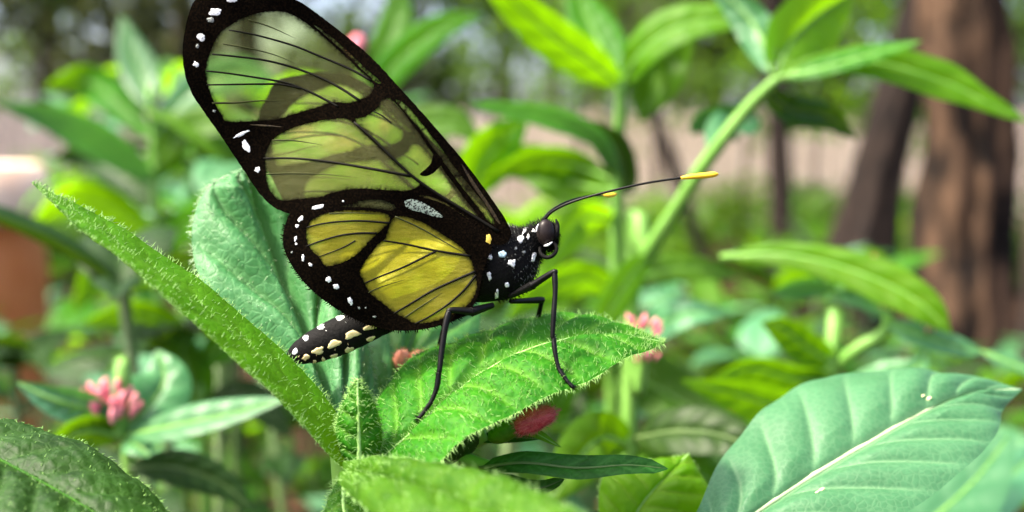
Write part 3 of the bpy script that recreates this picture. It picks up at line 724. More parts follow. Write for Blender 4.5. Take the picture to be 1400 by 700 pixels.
def body_patch(cx, cy, rx, ry, ang, mat, name='spot', lift=.00022):
    ca, sa = math.cos(math.radians(ang)), math.sin(math.radians(ang)); V = []; rings = [(0, 1)] + [(f, 14) for f in (.5, .85, 1.0)]
    sd_ = rng.uniform(0, 50)
    for f, m_ in rings:
        for k_ in range(m_):
            a = 2 * PI * k_ / m_; q = f * (1 + .6 * noise.noise(Vector((math.cos(a) * 1.6 + sd_, math.sin(a) * 1.4, sd_))))
            ex, ey = rx * math.cos(a) * q, ry * math.sin(a) * q
            h = cast(body_bvh, cx + ex * ca - ey * sa, cy + ex * sa + ey * ca)
            if h[0] is None: h = body_bvh.find_nearest(at(cx, cy, .131))
            nn = h[1] if h[1].dot(CM.translation - h[0]) > 0 else -h[1]
            V.append(h[0] + nn * (lift if f < .95 else -.00002))
    Fc = [(0, 1 + k_, 1 + (k_ + 1) % 14) for k_ in range(14)]
    for r_ in range(2):
        b0 = 1 + 14 * r_
        for k_ in range(14): Fc.append((b0 + (k_ + 1) % 14, b0 + k_, b0 + 14 + k_, b0 + 14 + (k_ + 1) % 14))
    return mesh_obj(name, V, Fc, M[mat], body)
for (a, b, c, d, e, m_) in [
        (465, 434, 5, 3.5, -20, 'white'), (439, 447, 5, 4, -20, 'white'), (418, 462, 4, 4, -30, 'white'), (404, 481, 3, 5, 25, 'white'),
        (481, 458, 12, 5, -18, 'cream'), (456, 470, 10, 5, -20, 'cream'), (436, 479, 8.5, 4.5, -22, 'cream'), (418, 489, 6, 4, -15, 'cream'), (508, 447, 11, 4, -16, 'cream'),
        (507, 463, 6, 3, -18, 'cream'), (478, 478, 6, 3.5, -15, 'cream'), (457, 487, 5.5, 3, -10, 'cream'), (442, 491, 2.5, 3, 0, 'cream'), (430, 495, 2.5, 3, 0, 'cream'), (400, 496, 2.5, 2, 0, 'cream'),
        (719, 311, 4.5, 3, -15, 'white'), (712, 327, 4, 4.5, 10, 'white'), (722, 324, 2.4, 3.6, 10, 'white'), (730, 316, 2.2, 3, 10, 'white'),
        (687, 348, 5, 5.5, 0, 'bluewhite'), (700, 360, 6, 5, 20, 'white'), (729, 352, 2.6, 8, 12, 'white'), (669, 351, 4, 4, 0, 'white'), (669, 377, 3, 6, -10, 'white'),
        (693, 389, 4, 3.2, 0, 'white'), (679, 402, 2.6, 6.5, 5, 'white'), (705, 340, 2, 2, 0, 'greyspot'), (716, 345, 2, 2, 0, 'greyspot')]:
    body_patch(a, b, c, d, e, m_, lift=.00008 if a < 600 else .0002)
def hair_coat(name, idx, n, ln, mat, parent, thick=.00004, back=None):
    bag = Bag()
    for _ in range(n):
        i = rng.choice(idx); k_ = rng.integers(0, ns); p = Vector(BV[i * ns + k_]); c = CM @ cs(sp[i][0], sp[i][1], dep[i])
        d = (p - c).normalized() + Vector(rng.normal(0, .3, 3)); d.normalize()
        s = d.orthogonal().normalized(); q = d.cross(s); l_ = ln * rng.uniform(.5, 1.15)
        bag.add([p + s * thick, p - s * thick * .5 + q * thick, p - s * thick * .5 - q * thick, p + d * l_], [(0, 1, 3), (1, 2, 3), (2, 0, 3)])
    h = mesh_obj(name, bag.V, bag.F, M[mat], parent); h['kind'] = 'stuff'
hair_coat('body_hair', [i for i in range(nb) if sp[i][0] > 655], 3600, .00065, 'body', body)
hair_coat('body_hair', [i for i in range(nb) if sp[i][0] > 728], 420, .0011, 'body', body, .00005)
hair_coat('body_hair', [i for i in range(nb) if 690 < sp[i][0] < 722], 420, .0007, 'greyspot', body, .00002)
# eyes, palps, proboscis
for sgn, d in ((1, .13235), (-1, .1347)):
    e = CM @ cs(746, 318, d); V, Fc = [], []; nu_, nv_ = 20, 24
    for i in range(nu_ + 1):
        ph = PI * i / nu_
        for k_ in range(nv_):
            a = 2 * PI * k_ / nv_
            V.append(CM @ (cs(746, 318, d) + Vector((px2m(12.5, d) * math.sin(ph) * math.cos(a), px2m(18, d) * math.cos(ph), px2m(9.5, d) * math.sin(ph) * math.sin(a)))))
    for i in range(nu_):
        for k_ in range(nv_): a, b = i * nv_ + k_, i * nv_ + (k_ + 1) % nv_; Fc.append((a, b, b + nv_, a + nv_))
    mesh_obj('eye', V, Fc, M['eye'], BF)
tube('eye_rim', [at(736.5, 306, .1318), at(734, 311, .1317), at(733.5, 317, .1316)], [.00004, .00010, .00005], M['white'], BF, 6, n=16)
tube('palp', [at(744, 336, .1322), at(749, 335, .1314), at(755, 331, .1316)], [.00010, .00017, .00006], M['white'], BF, 8, n=14)
tube('palp', [at(752, 330, .1330), at(760, 322, .1325), at(762, 308, .1328), at(760, 300, .1332)], [.0003, .00036, .00028, .0001], M['body'], BF, 8, n=14)
tube('proboscis', [at(738, 338, .1326), at(739, 346, .1321), at(745, 351.5, .1318), at(753, 351, .1317), at(759.5, 345, .1318), at(760.5, 337, .1320), at(756, 331, .1322)], [.00022, .00024, .00025, .00025, .00024, .00022, .0002], M['body'], BF, 9, n=34)
# antennae
an = tube('antenna', [at(745, 300, .1328), at(757, 288, .1322), at(785, 275, .1312), at(835, 261, .1302), at(885, 250, .1296), at(932, 243, .1290)], [.00015, .00016, .00015, .00014, .00014, .00014], M['leg'], BF, 7, n=50)
tube('club', [at(931, 243.3, .1290), at(945, 241.5, .1288), at(962, 240, .1287), at(976, 238.5, .1286), at(982, 238, .1286)], [.00018, .00032, .00036, .00034, .00012], M['club'], an, 10, n=24)
an = tube('antenna', [at(742, 300, .1350), at(752, 289, .1356), at(770, 278, .1370), at(798, 269, .1400), at(826, 267, .1440)], [.00013, .00013, .00012, .00011, .0001], M['leg'], BF, 7, n=40)
tube('club', [at(824, 267.2, .1438), at(832, 267.4, .1446), at(838, 266.5, .1452), at(843, 265.5, .1458)], [.00012, .0003, .0003, .0001], M['club'], an, 8, n=16)
# legs
def leg(pts, rad, n=60, spines=26):
    o = tube('leg', [at(*p) for p in pts], rad, M['leg'], BF, 9, n=n)
    P = [Vector(p) for p in catmull([at(*p) for p in pts], n)]; bag = Bag()
    for i in range(n // 2, n - 1):
        for _ in range(2):
            d = Vector(rng.normal(0, 1, 3)).normalized() + (P[i + 1] - P[i]).normalized() * .8; d.normalize(); s = d.orthogonal().normalized() * .00005; q = d.cross(s).normalized() * .00005
            bag.add([P[i] + s, P[i] - s + q, P[i] - s - q, P[i] + d * .0008], [(0, 1, 3), (1, 2, 3), (2, 0, 3)])
    h = mesh_obj('leg_spines', bag.V, bag.F, M['leg'], o); h['kind'] = 'stuff'
    return o
def sharp(*P):      # repeat corners so that the joint stays a joint
    out = [P[0]]
    for a, b, c in zip(P, P[1:], P[2:]):
        f = lambda p, q, t: tuple(p[i] + (q[i] - p[i]) * t for i in range(3))
        out += [f(b, a, .06), b, f(b, c, .06)]
    return out + [P[-1]]
fd = depth_on(leaf_bvh, 782, 528, .1262) - .0003; fd2 = depth_on(leaf_bvh, 574, 571, .1262) - .0004
d1 = depth_on(leaf_bvh, 766, 505, .127) - .0006; d2 = depth_on(leaf_bvh, 590, 548, .127) - .0008
leg(sharp((697, 405, .1322), (728, 390, .1300), (757, 372, .1285)) + [(758.5, 376, .1284), (759, 400, .1280), (757, 430, .1275), (755.5, 459, .1272), (757, 463, .1272), (759, 482, (d1 + .1272) / 2), (764, 503, d1), (772, 516, (d1 + fd) / 2), (782, 528, fd), (785, 529, fd)],
    [.00034, .00052, .00056, .00050, .00040, .00030, .00036, .00030, .00032, .00027, .00026, .00032, .00024, .00026, .00022, .00024, .00016], 110)
leg(sharp((674, 417, .1318), (645, 426, .1304), (617, 424, .1296)) + [(613, 429, .1295), (608, 450, .1290), (604, 478, .1285), (601, 505, .1280), (600, 510, .1280), (597, 530, (.128 + d2) / 2), (590, 548, d2), (582, 560, (d2 + fd2) / 2), (574, 570, fd2), (571, 573, fd2)],
    [.00036, .00058, .00062, .00054, .00044, .00034, .00044, .00038, .00036, .00032, .00030, .00034, .00027, .00028, .00024, .00026, .00016], 110)
leg(sharp((698, 412, .1340), (741, 410, .1385), (733, 446, .1415), (724, 478, .1425)), [.0003, .00045, .00034, .0003, .00032, .00028, .00026, .0002], 60)
leg(sharp((665, 420, .1355), (610, 436, .1405), (597, 486, .1425), (590, 520, .1430)), [.0003, .00045, .00034, .0003, .00032, .00028, .00026, .0002], 60)

# ---- wings
FW_OUT = [(699, 322), (691, 300), (680, 283), (656, 249), (629, 214), (600, 180), (580, 157), (560, 135), (540, 113), (522, 93), (503, 74), (483, 57), (455, 35), (430, 16), (405, 0), (365, -14), (320, -19), (285, -14), (266, 0), (256, 27), (250, 62), (252, 98), (262, 127), (276, 149), (296, 177), (316, 207), (336, 237), (356, 266), (374, 283), (392, 291), (420, 296), (480, 290), (560, 300), (630, 318), (680, 335)]
FW_CELLS = [
 ('cellA', [(300, 46), (312, 36), (330, 25), (352, 18), (380, 15), (402, 21), (422, 34), (442, 50), (466, 71), (490, 94), (505, 107), (511, 118), (507, 128), (496, 135), (478, 141), (456, 140), (430, 148), (402, 156), (380, 163), (345, 166), (311, 166), (303, 157), (293, 140), (285, 120), (281, 100), (284, 80), (291, 62)]),
 ('cellA', [(429, 34), (446, 45), (470, 65), (496, 90), (516, 107), (521, 113), (516, 114), (502, 102), (480, 80), (460, 62), (444, 48)]),
 ('cellA', [(517, 146), (521, 137), (530, 134), (539, 139), (553, 155), (575, 185), (605, 230), (628, 261), (648, 287), (668, 309), (674, 313), (660, 305), (630, 287), (600, 267), (565, 242), (535, 214), (508, 187), (484, 165), (497, 160), (508, 154)]),
 ('cellA', [(541, 137), (556, 156), (575, 179), (595, 207), (612, 230), (634, 259), (653, 283), (668, 302), (676, 305), (666, 283), (645, 257), (623, 230), (605, 205), (586, 180), (565, 154), (549, 139)]),
 ('cellB', [(373, 190), (385, 182), (400, 175), (422, 168), (450, 163), (473, 162), (484, 169), (502, 186), (530, 212), (556, 235), (571, 247), (572, 255), (553, 261), (520, 259), (488, 258), (456, 263), (438, 269), (412, 272), (384, 274), (371, 264), (365, 250), (363, 233), (362, 214), (366, 200)]),
 ('cellC', [(573, 267), (590, 269), (610, 278), (635, 295), (652, 310), (655, 318), (648, 323), (634, 313), (615, 296), (595, 281), (580, 273)])]
FW_VEINS = [([(484, 167), (510, 189.5), (537, 216.5), (567, 243.5), (602, 268), (640, 291), (682, 317)], 2.3, 0), ([(313, 41), (350, 48), (400, 62), (440, 78), (480, 95), (507, 110)], 1.5, 0), ([(305, 60), (340, 66), (375, 75), (405, 87)], .9, 1), ([(290, 74), (320, 77), (360, 82), (400, 92), (440, 107), (468, 122), (492, 138)], 1.6, 0),
 ([(282, 97), (310, 100), (350, 106), (390, 113), (420, 124), (450, 139), (462, 146)], 1.5, 0), ([(282, 116), (320, 115.5), (355, 115), (385, 115.5), (412, 121)], 1.4, 0), ([(290, 141), (320, 140.5), (352, 138), (390, 137)], 1.3, 1), ([(340, 27), (370, 37), (405, 53)], .9, 1),
 ([(360, 216.5), (400, 216.5), (440, 220), (480, 226), (520, 233), (562, 241)], 1.8, 0), ([(372, 192), (400, 192), (440, 198)], 1.0, 1), ([(364, 238), (400, 237), (440, 238), (490, 243)], .9, 1), ([(510, 152), (522, 158), (535, 168)], 1.1, 0)]
FW_SPOTS = [(294, 16, 9, 5, 0, 'white'), (288, 27, 5, 3.5, 0, 'greyspot'), (275, 51, 5.5, 5, 0, 'white'), (270, 63, 2.6, 3, 0, 'greyspot'), (268, 88, 3.8, 4.5, 0, 'white'), (293, 152, 2.4, 2, 0, 'greyspot'), (331, 183, 12, 2.6, -24, 'white'), (336, 200, 5, 9, -28, 'white'), (352, 232, 4, 4, 0, 'white'), (318, -1, 8, 4, 0, 'white'), (362, 172, 22, 1.6, 3, 'brown')]
FW_BANDS = [[(594, 210), (606, 219), (601, 228), (592, 237), (581, 241), (574, 238), (582, 231), (589, 223)]]
HW_OUT = [(672, 335), (655, 312), (635, 296), (605, 278), (565, 267), (520, 263), (480, 266), (440, 275), (412, 283), (397, 292), (389, 311), (387, 333), (395, 356), (410, 379), (430, 400), (455, 419), (482, 435), (512, 447), (542, 452), (572, 451), (602, 445), (626, 436), (642, 424), (652, 408), (657, 388), (662, 366)]
HW_CELLS = [
 ('cellO', [(466, 282.5), (482, 278), (500, 273), (520, 273), (534, 277), (541, 284), (534, 288), (520, 286), (500, 284), (482, 283)]),
 ('cellH', [(419, 312), (425, 302), (436, 295), (450, 290), (470, 287.5), (500, 287.5), (520, 290), (532, 294), (533, 301), (527, 310), (515, 320), (505, 330), (493, 343), (478, 354), (462, 361), (450, 364), (442, 361), (435, 350), (425, 341), (419, 328)]),
 ('cellH', [(545, 295), (560, 297), (580, 305), (600, 317), (620, 330), (633, 340), (641, 351), (646, 360), (648, 370), (651, 382), (652, 393), (648, 406), (640, 416), (625, 427), (605, 436), (585, 441), (568, 442), (555, 436), (540, 428), (530, 420), (518, 411), (505, 400), (497, 385), (492, 373), (496, 362), (506, 348), (516, 335), (526, 326), (531, 312), (535, 301)])]
HW_VEINS = [([(419, 311), (440, 306), (465, 303), (495, 302), (533, 305)], 1.3, 0), ([(418, 337), (440, 329), (465, 322), (490, 319), (515, 319)], 1.4, 0), ([(436, 351), (455, 344), (472, 337), (486, 329)], .9, 0), ([(524, 329), (555, 334), (597, 343), (643, 350)], 1.6, 0),
 ([(499, 387), (520, 378), (550, 366), (575, 354), (597, 343)], 1.5, 0), ([(538, 429), (560, 416), (590, 398), (620, 384), (650, 371)], 1.7, 0), ([(567, 443), (590, 431), (615, 414), (635, 396), (651, 376)], 1.5, 0), ([(503, 400), (525, 391), (555, 382)], .8, 1), ([(553, 434), (580, 416), (605, 400)], .9, 1),
 ([(540, 296), (575, 312), (610, 332), (640, 349)], 1.1, 1), ([(450, 292), (480, 291), (520, 293)], .8, 1)]
HW_SPOTS = [(434, 283, 8, 2.6, -14, 'white'), (411, 299, 6, 2.8, -48, 'white'), (406, 309, 2.6, 2.6, 0, 'white'), (404, 326, 1.8, 4.2, 12, 'white'), (405, 333.5, 1.8, 1.5, 0, 'white'), (399, 345, 1.5, 1.5, 0, 'greyspot'), (414, 352, 2, 4.8, 0, 'white'), (424, 362, 3.2, 2, 40, 'white'), (449, 382, 4, 4, 30, 'white'), (459, 392, 4, 3.6, 20, 'white'),
 (479, 412, 3, 6, -25, 'white'), (491, 421, 1.8, 1.8, 0, 'greyspot'), (512, 433, 3, 1.6, 0, 'greyspot'), (469, 275, 1.6, 1.4, 0, 'white'), (500, 421, 1.2, 1.2, 0, 'greyspot'), (668, 327, 4.2, 6.5, -10, 'ochre')]
def closed(P, n):
    m = len(P); P = [np.array(p, float) for p in P]; out = []
    for i in range(n):
        t = i / n * m; k_ = int(t) % m; t -= int(t)
        a, b, c, d = P[(k_ - 1) % m], P[k_], P[(k_ + 1) % m], P[(k_ + 2) % m]
        out.append(0.5 * (2 * b + (c - a) * t + (2 * a - 5 * b + 4 * c - d) * t * t + (3 * b - a - 3 * c + d) * t ** 3))
    return np.array(out)
def inside(poly, pts):
    x_, y_ = pts[:, 0], pts[:, 1]; r = np.zeros(len(pts), bool); j = len(poly) - 1
    for i in range(len(poly)):
        xi, yi = poly[i]; xj, yj = poly[j]
        c = ((yi > y_) != (yj > y_)) & (x_ < (xj - xi) * (y_ - yi) / (yj - yi + 1e-12) + xi); r ^= c; j = i
    return r
AX0 = cs(690, 345, .1342); AXD = Vector((.9, .437, 0)).normalized(); PED = Vector((-.437, .9, 0)).normalized(); TW = math.radians(11.5)
def wing_map(px, py, off, far, base):
    pe_px = (px - 690) * -.437 + (py - 345) * -.9
    d = base - .0022 * max(0, pe_px) / 450 + .0009 * math.sin(px * .016 + py * .011) * min(1, math.hypot(px - 690, py - 330) / 200) + .00010 * math.sin((px * .8 - py) * .09)
    p = cs(px, py, d + off)
    if far:
        r = p - AX0; al = r.dot(AXD); pe = r.dot(PED); q = -r.z
        s = min(1, max(0, pe / .012)); s = s * s * (3 - 2 * s); t2 = 2 * TW * s
        pe2 = pe * math.cos(t2) + q * math.sin(t2); q2 = pe * math.sin(t2) - q * math.cos(t2)
        p = AX0 + AXD * al + PED * pe2 + Vector((0, 0, -q2))
    return CM @ p
def build_wing(name, outline, cells, veins, spots, bands, far, base, label):
    out = closed(outline, 240)
    # slightly ragged, fringed margin
    cen = out.mean(0)
    for i in range(len(out)):
        out[i] += (out[i] - cen) / np.linalg.norm(out[i] - cen) * .7 * noise.noise(Vector((out[i][0] * .3, out[i][1] * .3, 1)))
    loops = [out]; cl = []
    for mt, c in cells:
        q = closed(c, max(40, len(c) * 5)); cc = q.mean(0)
        for i in range(len(q)): q[i] += rng.normal(0, .25, 2)
        loops.append(q); cl.append((mt, q))
    pts = []; edges = []
    for L in loops:
        k_ = len(pts); pts += [tuple(p) for p in L]; edges += [(k_ + i, k_ + (i + 1) % len(L)) for i in range(len(L))]
    gx_, gy_ = np.meshgrid(np.arange(240, 710, 6.0), np.arange(-30, 460, 6.0)); g = np.stack([gx_.ravel(), gy_.ravel()], 1) + rng.uniform(-1.5, 1.5, (gx_.size, 2))
    g = g[inside(out, g)]; P0 = np.array(pts)
    g = g[[np.min(np.hypot(*(P0 - q).T)) > 2.2 for q in g]]
    pts += [tuple(p) for p in g]
    res = delaunay_2d_cdt([Vector(p) for p in pts], edges, [], 0, 1e-5)
    v2 = np.array([tuple(v) for v in res[0]]); tri = [t for t in res[2]]
    cn = np.array([v2[list(t)].mean(0) for t in tri]); ino = inside(out, cn)
    W_ = empty(name, BF.location); W_.location = (0, 0, 0); W_.parent = BF; W_['label'] = label
    used = np.zeros(len(tri), bool)
    def sheet(nm, tris, mat, off, th=0, rim=None):
        ids = sorted({i for t in tris for i in t}); mp = {i: k_ for k_, i in enumerate(ids)}; n = len(ids)
        if th == 0:
            ev = [math.exp(-np.min(np.hypot(*(rim - v2[i]).T)) / 3.2) for i in ids]
            return mesh_obj(nm, [wing_map(*v2[i], off, far, base) for i in ids], [tuple(mp[i] for i in t) for t in tris], M[mat], W_, attrs={'rim': ev})
        V = [wing_map(*v2[i], off - th / 2, far, base) for i in ids] + [wing_map(*v2[i], off + th / 2, far, base) for i in ids]
        Fc = [tuple(mp[i] for i in t) for t in tris] + [tuple(mp[i] + n for i in reversed(t)) for t in tris]
        ec = {}
        for t in tris:
            for a, b in zip(t, t[1:] + t[:1]): ec[(a, b)] = 1
        for (a, b) in ec:
            if (b, a) not in ec: Fc.append((mp[b], mp[a], mp[a] + n, mp[b] + n))
        return mesh_obj(nm, V, Fc, M[mat], W_, smooth=False)
    for mt, q in cl:
        m_ = inside(q, cn) & ino & ~used; used |= m_
        sheet('wing_cell', [tuple(tri[i]) for i in np.where(m_)[0]], mt, 0, 0, q)
    sheet('wing_border', [tuple(tri[i]) for i in np.where(ino & ~used)[0]], 'black', 0, .00012)
    for P_, r_, pale in veins:
        n = 26; q = catmull([(a, b, 0) for a, b in P_], n)
        tube('vein', [wing_map(a, b, 0, far, base) for a, b, _ in q], [px2m(r_ * ((.75 + .5 * (i / n)) if not pale else 1.15 * (1 - (i / n) ** 2) + .05), .13) for i in range(n)], M['vein_pale' if pale else 'vein'], W_, 6)
    def blob(nm, poly, mat, lift=.00011):
        c = poly.mean(0); n = len(poly); mid_ = c + (poly - c) * .6
        V = [wing_map(*c, -lift, far, base)] + [wing_map(*p, -lift, far, base) for p in mid_] + [wing_map(*p, -.00005, far, base) for p in poly]
        Fc = [(0, 1 + i, 1 + (i + 1) % n) for i in range(n)] + [(1 + i, 1 + n + i, 1 + n + (i + 1) % n, 1 + (i + 1) % n) for i in range(n)]
        mesh_obj(nm, V, Fc, M[mat], W_)
    for cx_, cy_, rx, ry, an_, mt in spots:
        ca, sa = math.cos(math.radians(an_)), math.sin(math.radians(an_)); k_ = rng.uniform(0, 90); q = []
        for i in range(20):
            a = 2 * PI * i / 20; f = 1 + .55 * noise.noise(Vector((math.cos(a) * 1.8 + k_, math.sin(a) * 1.8, k_)))
            ex, ey = rx * f * math.cos(a), ry * f * math.sin(a); q.append((cx_ + ex * ca - ey * sa, cy_ + ex * sa + ey * ca))
        blob('spot', np.array(q), mt)
    for b_ in bands: blob('crossbar', closed(b_, 40), 'black', .00008)
    return W_, blob, out
near_f, blob_f, _ = build_wing('forewing', FW_OUT, FW_CELLS, FW_VEINS, FW_SPOTS, FW_BANDS, False, .1306, 'near forewing, sheer yellow green with black borders')
blob_f('costal_streak', closed([(629, 221), (644, 242), (662, 269), (678, 293), (687, 311), (679, 303), (662, 277), (643, 249)], 40), 'brown', .00009)
near_h, blob_h, hw_out = build_wing('hindwing', HW_OUT, HW_CELLS, HW_VEINS, HW_SPOTS, [], False, .1298, 'near hindwing, golden yellow with black borders')
blob_h('dusted_patch', closed([(549, 276), (560, 271), (578, 276), (594, 286), (607, 297), (595, 297), (576, 291), (558, 286)], 40), 'dust', .00009)
build_wing('forewing', FW_OUT, FW_CELLS, FW_VEINS, FW_SPOTS[:8], FW_BANDS, True, .1306, 'far forewing seen through the near one')
build_wing('hindwing', HW_OUT, HW_CELLS, HW_VEINS, HW_SPOTS[:8], [], True, .1298, 'far hindwing seen through the near one')
# fringe along the hindwing margin
bag = Bag(); cen = hw_out.mean(0)
for _ in range(520):
    i = rng.integers(0, len(hw_out)); p = hw_out[i]
    if p[1] < 290 and p[0] > 420: continue
    d = (p - cen) / np.linalg.norm(p - cen) + rng.normal(0, .4, 2); q = p + d * rng.uniform(1.5, 4); s = np.array((-d[1], d[0])) * .5
    bag.add([wing_map(*(p + s), 0, False, .1298), wing_map(*(p - s), 0, False, .1298), wing_map(*p, .0001, False, .1298), wing_map(*q, 0, False, .1298)], [(0, 1, 3), (1, 2, 3), (2, 0, 3)])
h = mesh_obj('fringe', bag.V, bag.F, M['black'], near_h); h['kind'] = 'stuff'

# ================================================================== OTHER PLANTS NEARBY
def ground_stem(parent, pts, rad, mat='stem', n=30, ns=8):
    """stem through (px, py, depth) points and on down to the ground"""
    P = [Vector(at(*p)) for p in pts]; e = P[-1]
    g = Vector((parent.location.x, parent.location.y, -.02))
    P += [e + (g - e) * .5 + Vector((0, 0, .03)), g]
    return tube('stem', P, list(rad) + [rad[-1] * 1.2, rad[-1] * 1.4], M[mat], parent, ns, n=n)
def plant_root(name, px, py, d, label, cat='plant', dy=.02):
    p = at(px, py, d); return empty(name, (p.x, p.y + dy, 0), label, cat)

# large teal leaf, bottom right
P2 = plant_root('broad_leaf_plant', 1150, 760, .14, 'plant with one large blue green ribbed leaf at the bottom right')
surf_leaf('leaf', P2,
    [(930, 770, .1300), (1030, 703, .1370), (1118, 646, .1420), (1200, 598, .1465), (1272, 558, .1510), (1330, 535, .1550), (1398, 532, .1580)],
    [(925, 768, .1300), (955, 690, .1400), (1002, 606, .1480), (1085, 533, .1560), (1190, 505, .1600), (1300, 509, .1600), (1398, 532, .1580)],
    [(940, 778, .1300), (1110, 765, .1300), (1230, 706, .1350), (1312, 648, .1410), (1360, 598, .1470), (1372, 560, .1530), (1398, 532, .1580)],
    'teal', 170, 60, quilt=.0009, camber=.07, nveins=9, slant=.24, hairs=0, rib=.00055, rib_mat='rib_pale', wave=.0012, rough=.00003, label='large blue green leaf with pale midrib', slot=.042)
tube('stem', [at(932, 769, .130), (0.2*at(932, 769, .130).x + .8*P2.location.x, 0.2*at(932, 769, .130).y + .8*P2.location.y, .45), (P2.location.x, P2.location.y, .2), (P2.location.x, P2.location.y, -.02)], [.001, .0016, .0022, .003], M['stem'], P2, 8, n=30)
traced_leaf('leaf', P2, [(1120, 790, .22), (1230, 740, .23), (1320, 670, .24), (1385, 590, .25)], 60, 'cool', tilt=30)
traced_leaf('leaf', P2, [(1160, 800, .24), (1270, 740, .26), (1370, 660, .28), (1440, 600, .29)], 44, 'cool', tilt=20)
# small specks of debris lying on that leaf
P2leaf = bvh_of([c for c in P2.children if c.name.startswith('leaf')][0])
for (x_, y_, r_, w_) in ((1270, 545, 3.4, 'larger crumb of the pair near its tip'), (1262, 541, 2.2, 'smaller crumb of the pair near its tip'), (1123, 670, 4, 'larger crumb of the pair below its midrib'), (1117, 673, 2.4, 'smaller crumb of the pair below its midrib')):
    dd = depth_on(P2leaf, x_, y_, .15)
    tag(ellipsoid('leaf_crumb', at(x_, y_, dd - .0001), at(x_ + 5, y_ - 3, dd) - at(x_, y_, dd), px2m(r_ * 1.3, dd), px2m(r_ * .6, dd), 'speck', None, 8, 8, bump=.5, seed=x_), 'pale debris on the large blue green leaf, ' + w_, 'debris', 'crumbs on the blue green leaf')

# dark leaf, bottom left
P3 = plant_root('dark_leaf_plant', 60, 760, .12, 'plant with one dark hairy edged leaf at the bottom left')
surf_leaf('leaf', P3,
    [(-130, 575, .1300), (-40, 610, .1245), (50, 655, .1190), (140, 708, .1140), (230, 775, .1100)],
    [(-130, 575, .1300), (-30, 572, .1330), (85, 600, .1290), (180, 648, .1240), (252, 735, .1180), (230, 775, .1100)],
    [(-130, 575, .1300), (-100, 660, .1150), (-20, 730, .1080), (80, 790, .1040), (230, 775, .1100)],
    'dark', 110, 36, quilt=.0008, camber=.06, nveins=8, hairs=500, hair_len=.0006, edge_hairs=420, rib=.0003, rib_mat='hairy', veinamt=.5, wave=.001, rough=.0003, label='dark green leaf with paler centre')
tube('stem', [at(228, 774, .1105), (0.2*at(228, 774, .1105).x + .8*P3.location.x, 0.2*at(228, 774, .1105).y + .8*P3.location.y, .45), (P3.location.x, P3.location.y, .2), (P3.location.x, P3.location.y, -.02)], [.001, .0015, .002, .003], M['stem'], P3, 8, n=24)

# upright plant right of the wings
P4 = plant_root('upright_plant', 845, 500, .32, 'upright plant with backlit bright leaves right of the wings')
ground_stem(P4, [(850, 108, .31), (846, 200, .315), (843, 300, .32), (842, 400, .325), (838, 520, .33)], [.0016, .0018, .002, .0022, .0024])
for a in [
    ([(850, 118, .31), (810, 88, .305), (750, 45, .30), (690, -8, .295), (640, -60, .29)], 30, 'bright', 25),
    ([(850, 112, .31), (826, 70, .318), (800, 20, .325), (782, -40, .33)], 34, 'bright', -10),
    ([(852, 112, .31), (878, 70, .30), (925, 38, .295), (985, 28, .292), (1035, 42, .29)], 27, 'bright', 40),
    ([(856, 118, .31), (885, 70, .315), (905, 60, .318), (896, 110, .32), (876, 168, .32)], [12, 34, 44, 40, 10], 'mid', -20),
    ([(848, 250, .318), (818, 190, .305), (760, 160, .30), (700, 148, .297), (640, 140, .295)], [6, 14, 17, 12, 5], 'cool', 55),
    ([(846, 262, .318), (852, 240, .315), (838, 200, .312), (800, 175, .31), (760, 160, .31)], [16, 22, 24, 14, 4], 'deep', 20),
    ([(846, 262, .32), (780, 250, .34), (720, 222, .35), (640, 232, .36)], 32, 'bright', 10),
    ([(846, 250, .32), (790, 228, .335), (730, 222, .34), (660, 245, .35)], 26, 'mid', 40),
    ([(842, 300, .32), (800, 300, .31), (770, 330, .30), (740, 380, .29)], 26, 'bright', 20),
    ([(842, 400, .325), (800, 380, .31), (740, 400, .30), (690, 440, .30)], 26, 'mid', 30),
    ([(842, 400, .325), (900, 372, .33), (960, 368, .335), (1010, 380, .34)], 20, 'mid', 40),
    ([(840, 440, .325), (880, 450, .31), (940, 430, .30), (1000, 428, .30)], 24, 'cool', 35),
    ([(838, 480, .33), (800, 470, .32), (770, 520, .31), (760, 600, .31)], 34, 'mid', 10),
    ([(838, 500, .33), (880, 520, .32), (950, 560, .31), (1010, 600, .30)], 42, 'mid', 20),
]: traced_leaf('leaf', P4, a[0], a[1], a[2], tilt=a[3])
traced_leaf('leaf', P4, [(652, 270, .36), (660, 230, .355), (690, 190, .35), (722, 165, .35)], 36, 'bright', tilt=0)

# arching plant, top right
P5 = plant_root('arching_plant', 860, 460, .30, 'arching plant whose bright narrow leaves reach the top right')
ground_stem(P5, [(1062, 108, .27), (1020, 150, .275), (970, 215, .28), (925, 285, .29), (885, 350, .30), (862, 430, .31)], [.0013, .0016, .0019, .002, .0022, .0024], n=40)
for a in [
    ([(1058, 110, .27), (1120, 88, .268), (1200, 86, .266), (1290, 112, .264), (1345, 138, .262), (1412, 170, .26)], [10, 13, 24, 26, 14, 4], 'bright', 25),
    ([(1060, 108, .27), (1080, 60, .275), (1120, 20, .28), (1165, -10, .285)], [14, 44, 46, 14], 'bright', -15),
    ([(1055, 100, .27), (1040, 50, .28), (1010, 10, .285), (960, -30, .29)], 26, 'cool', 25),
    ([(1070, 106, .27), (1130, 92, .265), (1200, 72, .262), (1262, 56, .26)], 13, 'mid', 45),
    ([(975, 210, .28), (990, 180, .29), (1010, 165, .30), (960, 168, .30), (945, 185, .30)], 26, 'cool', 30),
    ([(1040, 120, .275), (1080, 150, .28), (1130, 160, .285), (1170, 190, .29)], 22, 'deep', 10),
]: traced_leaf('leaf', P5, a[0], a[1], a[2], tilt=a[3])
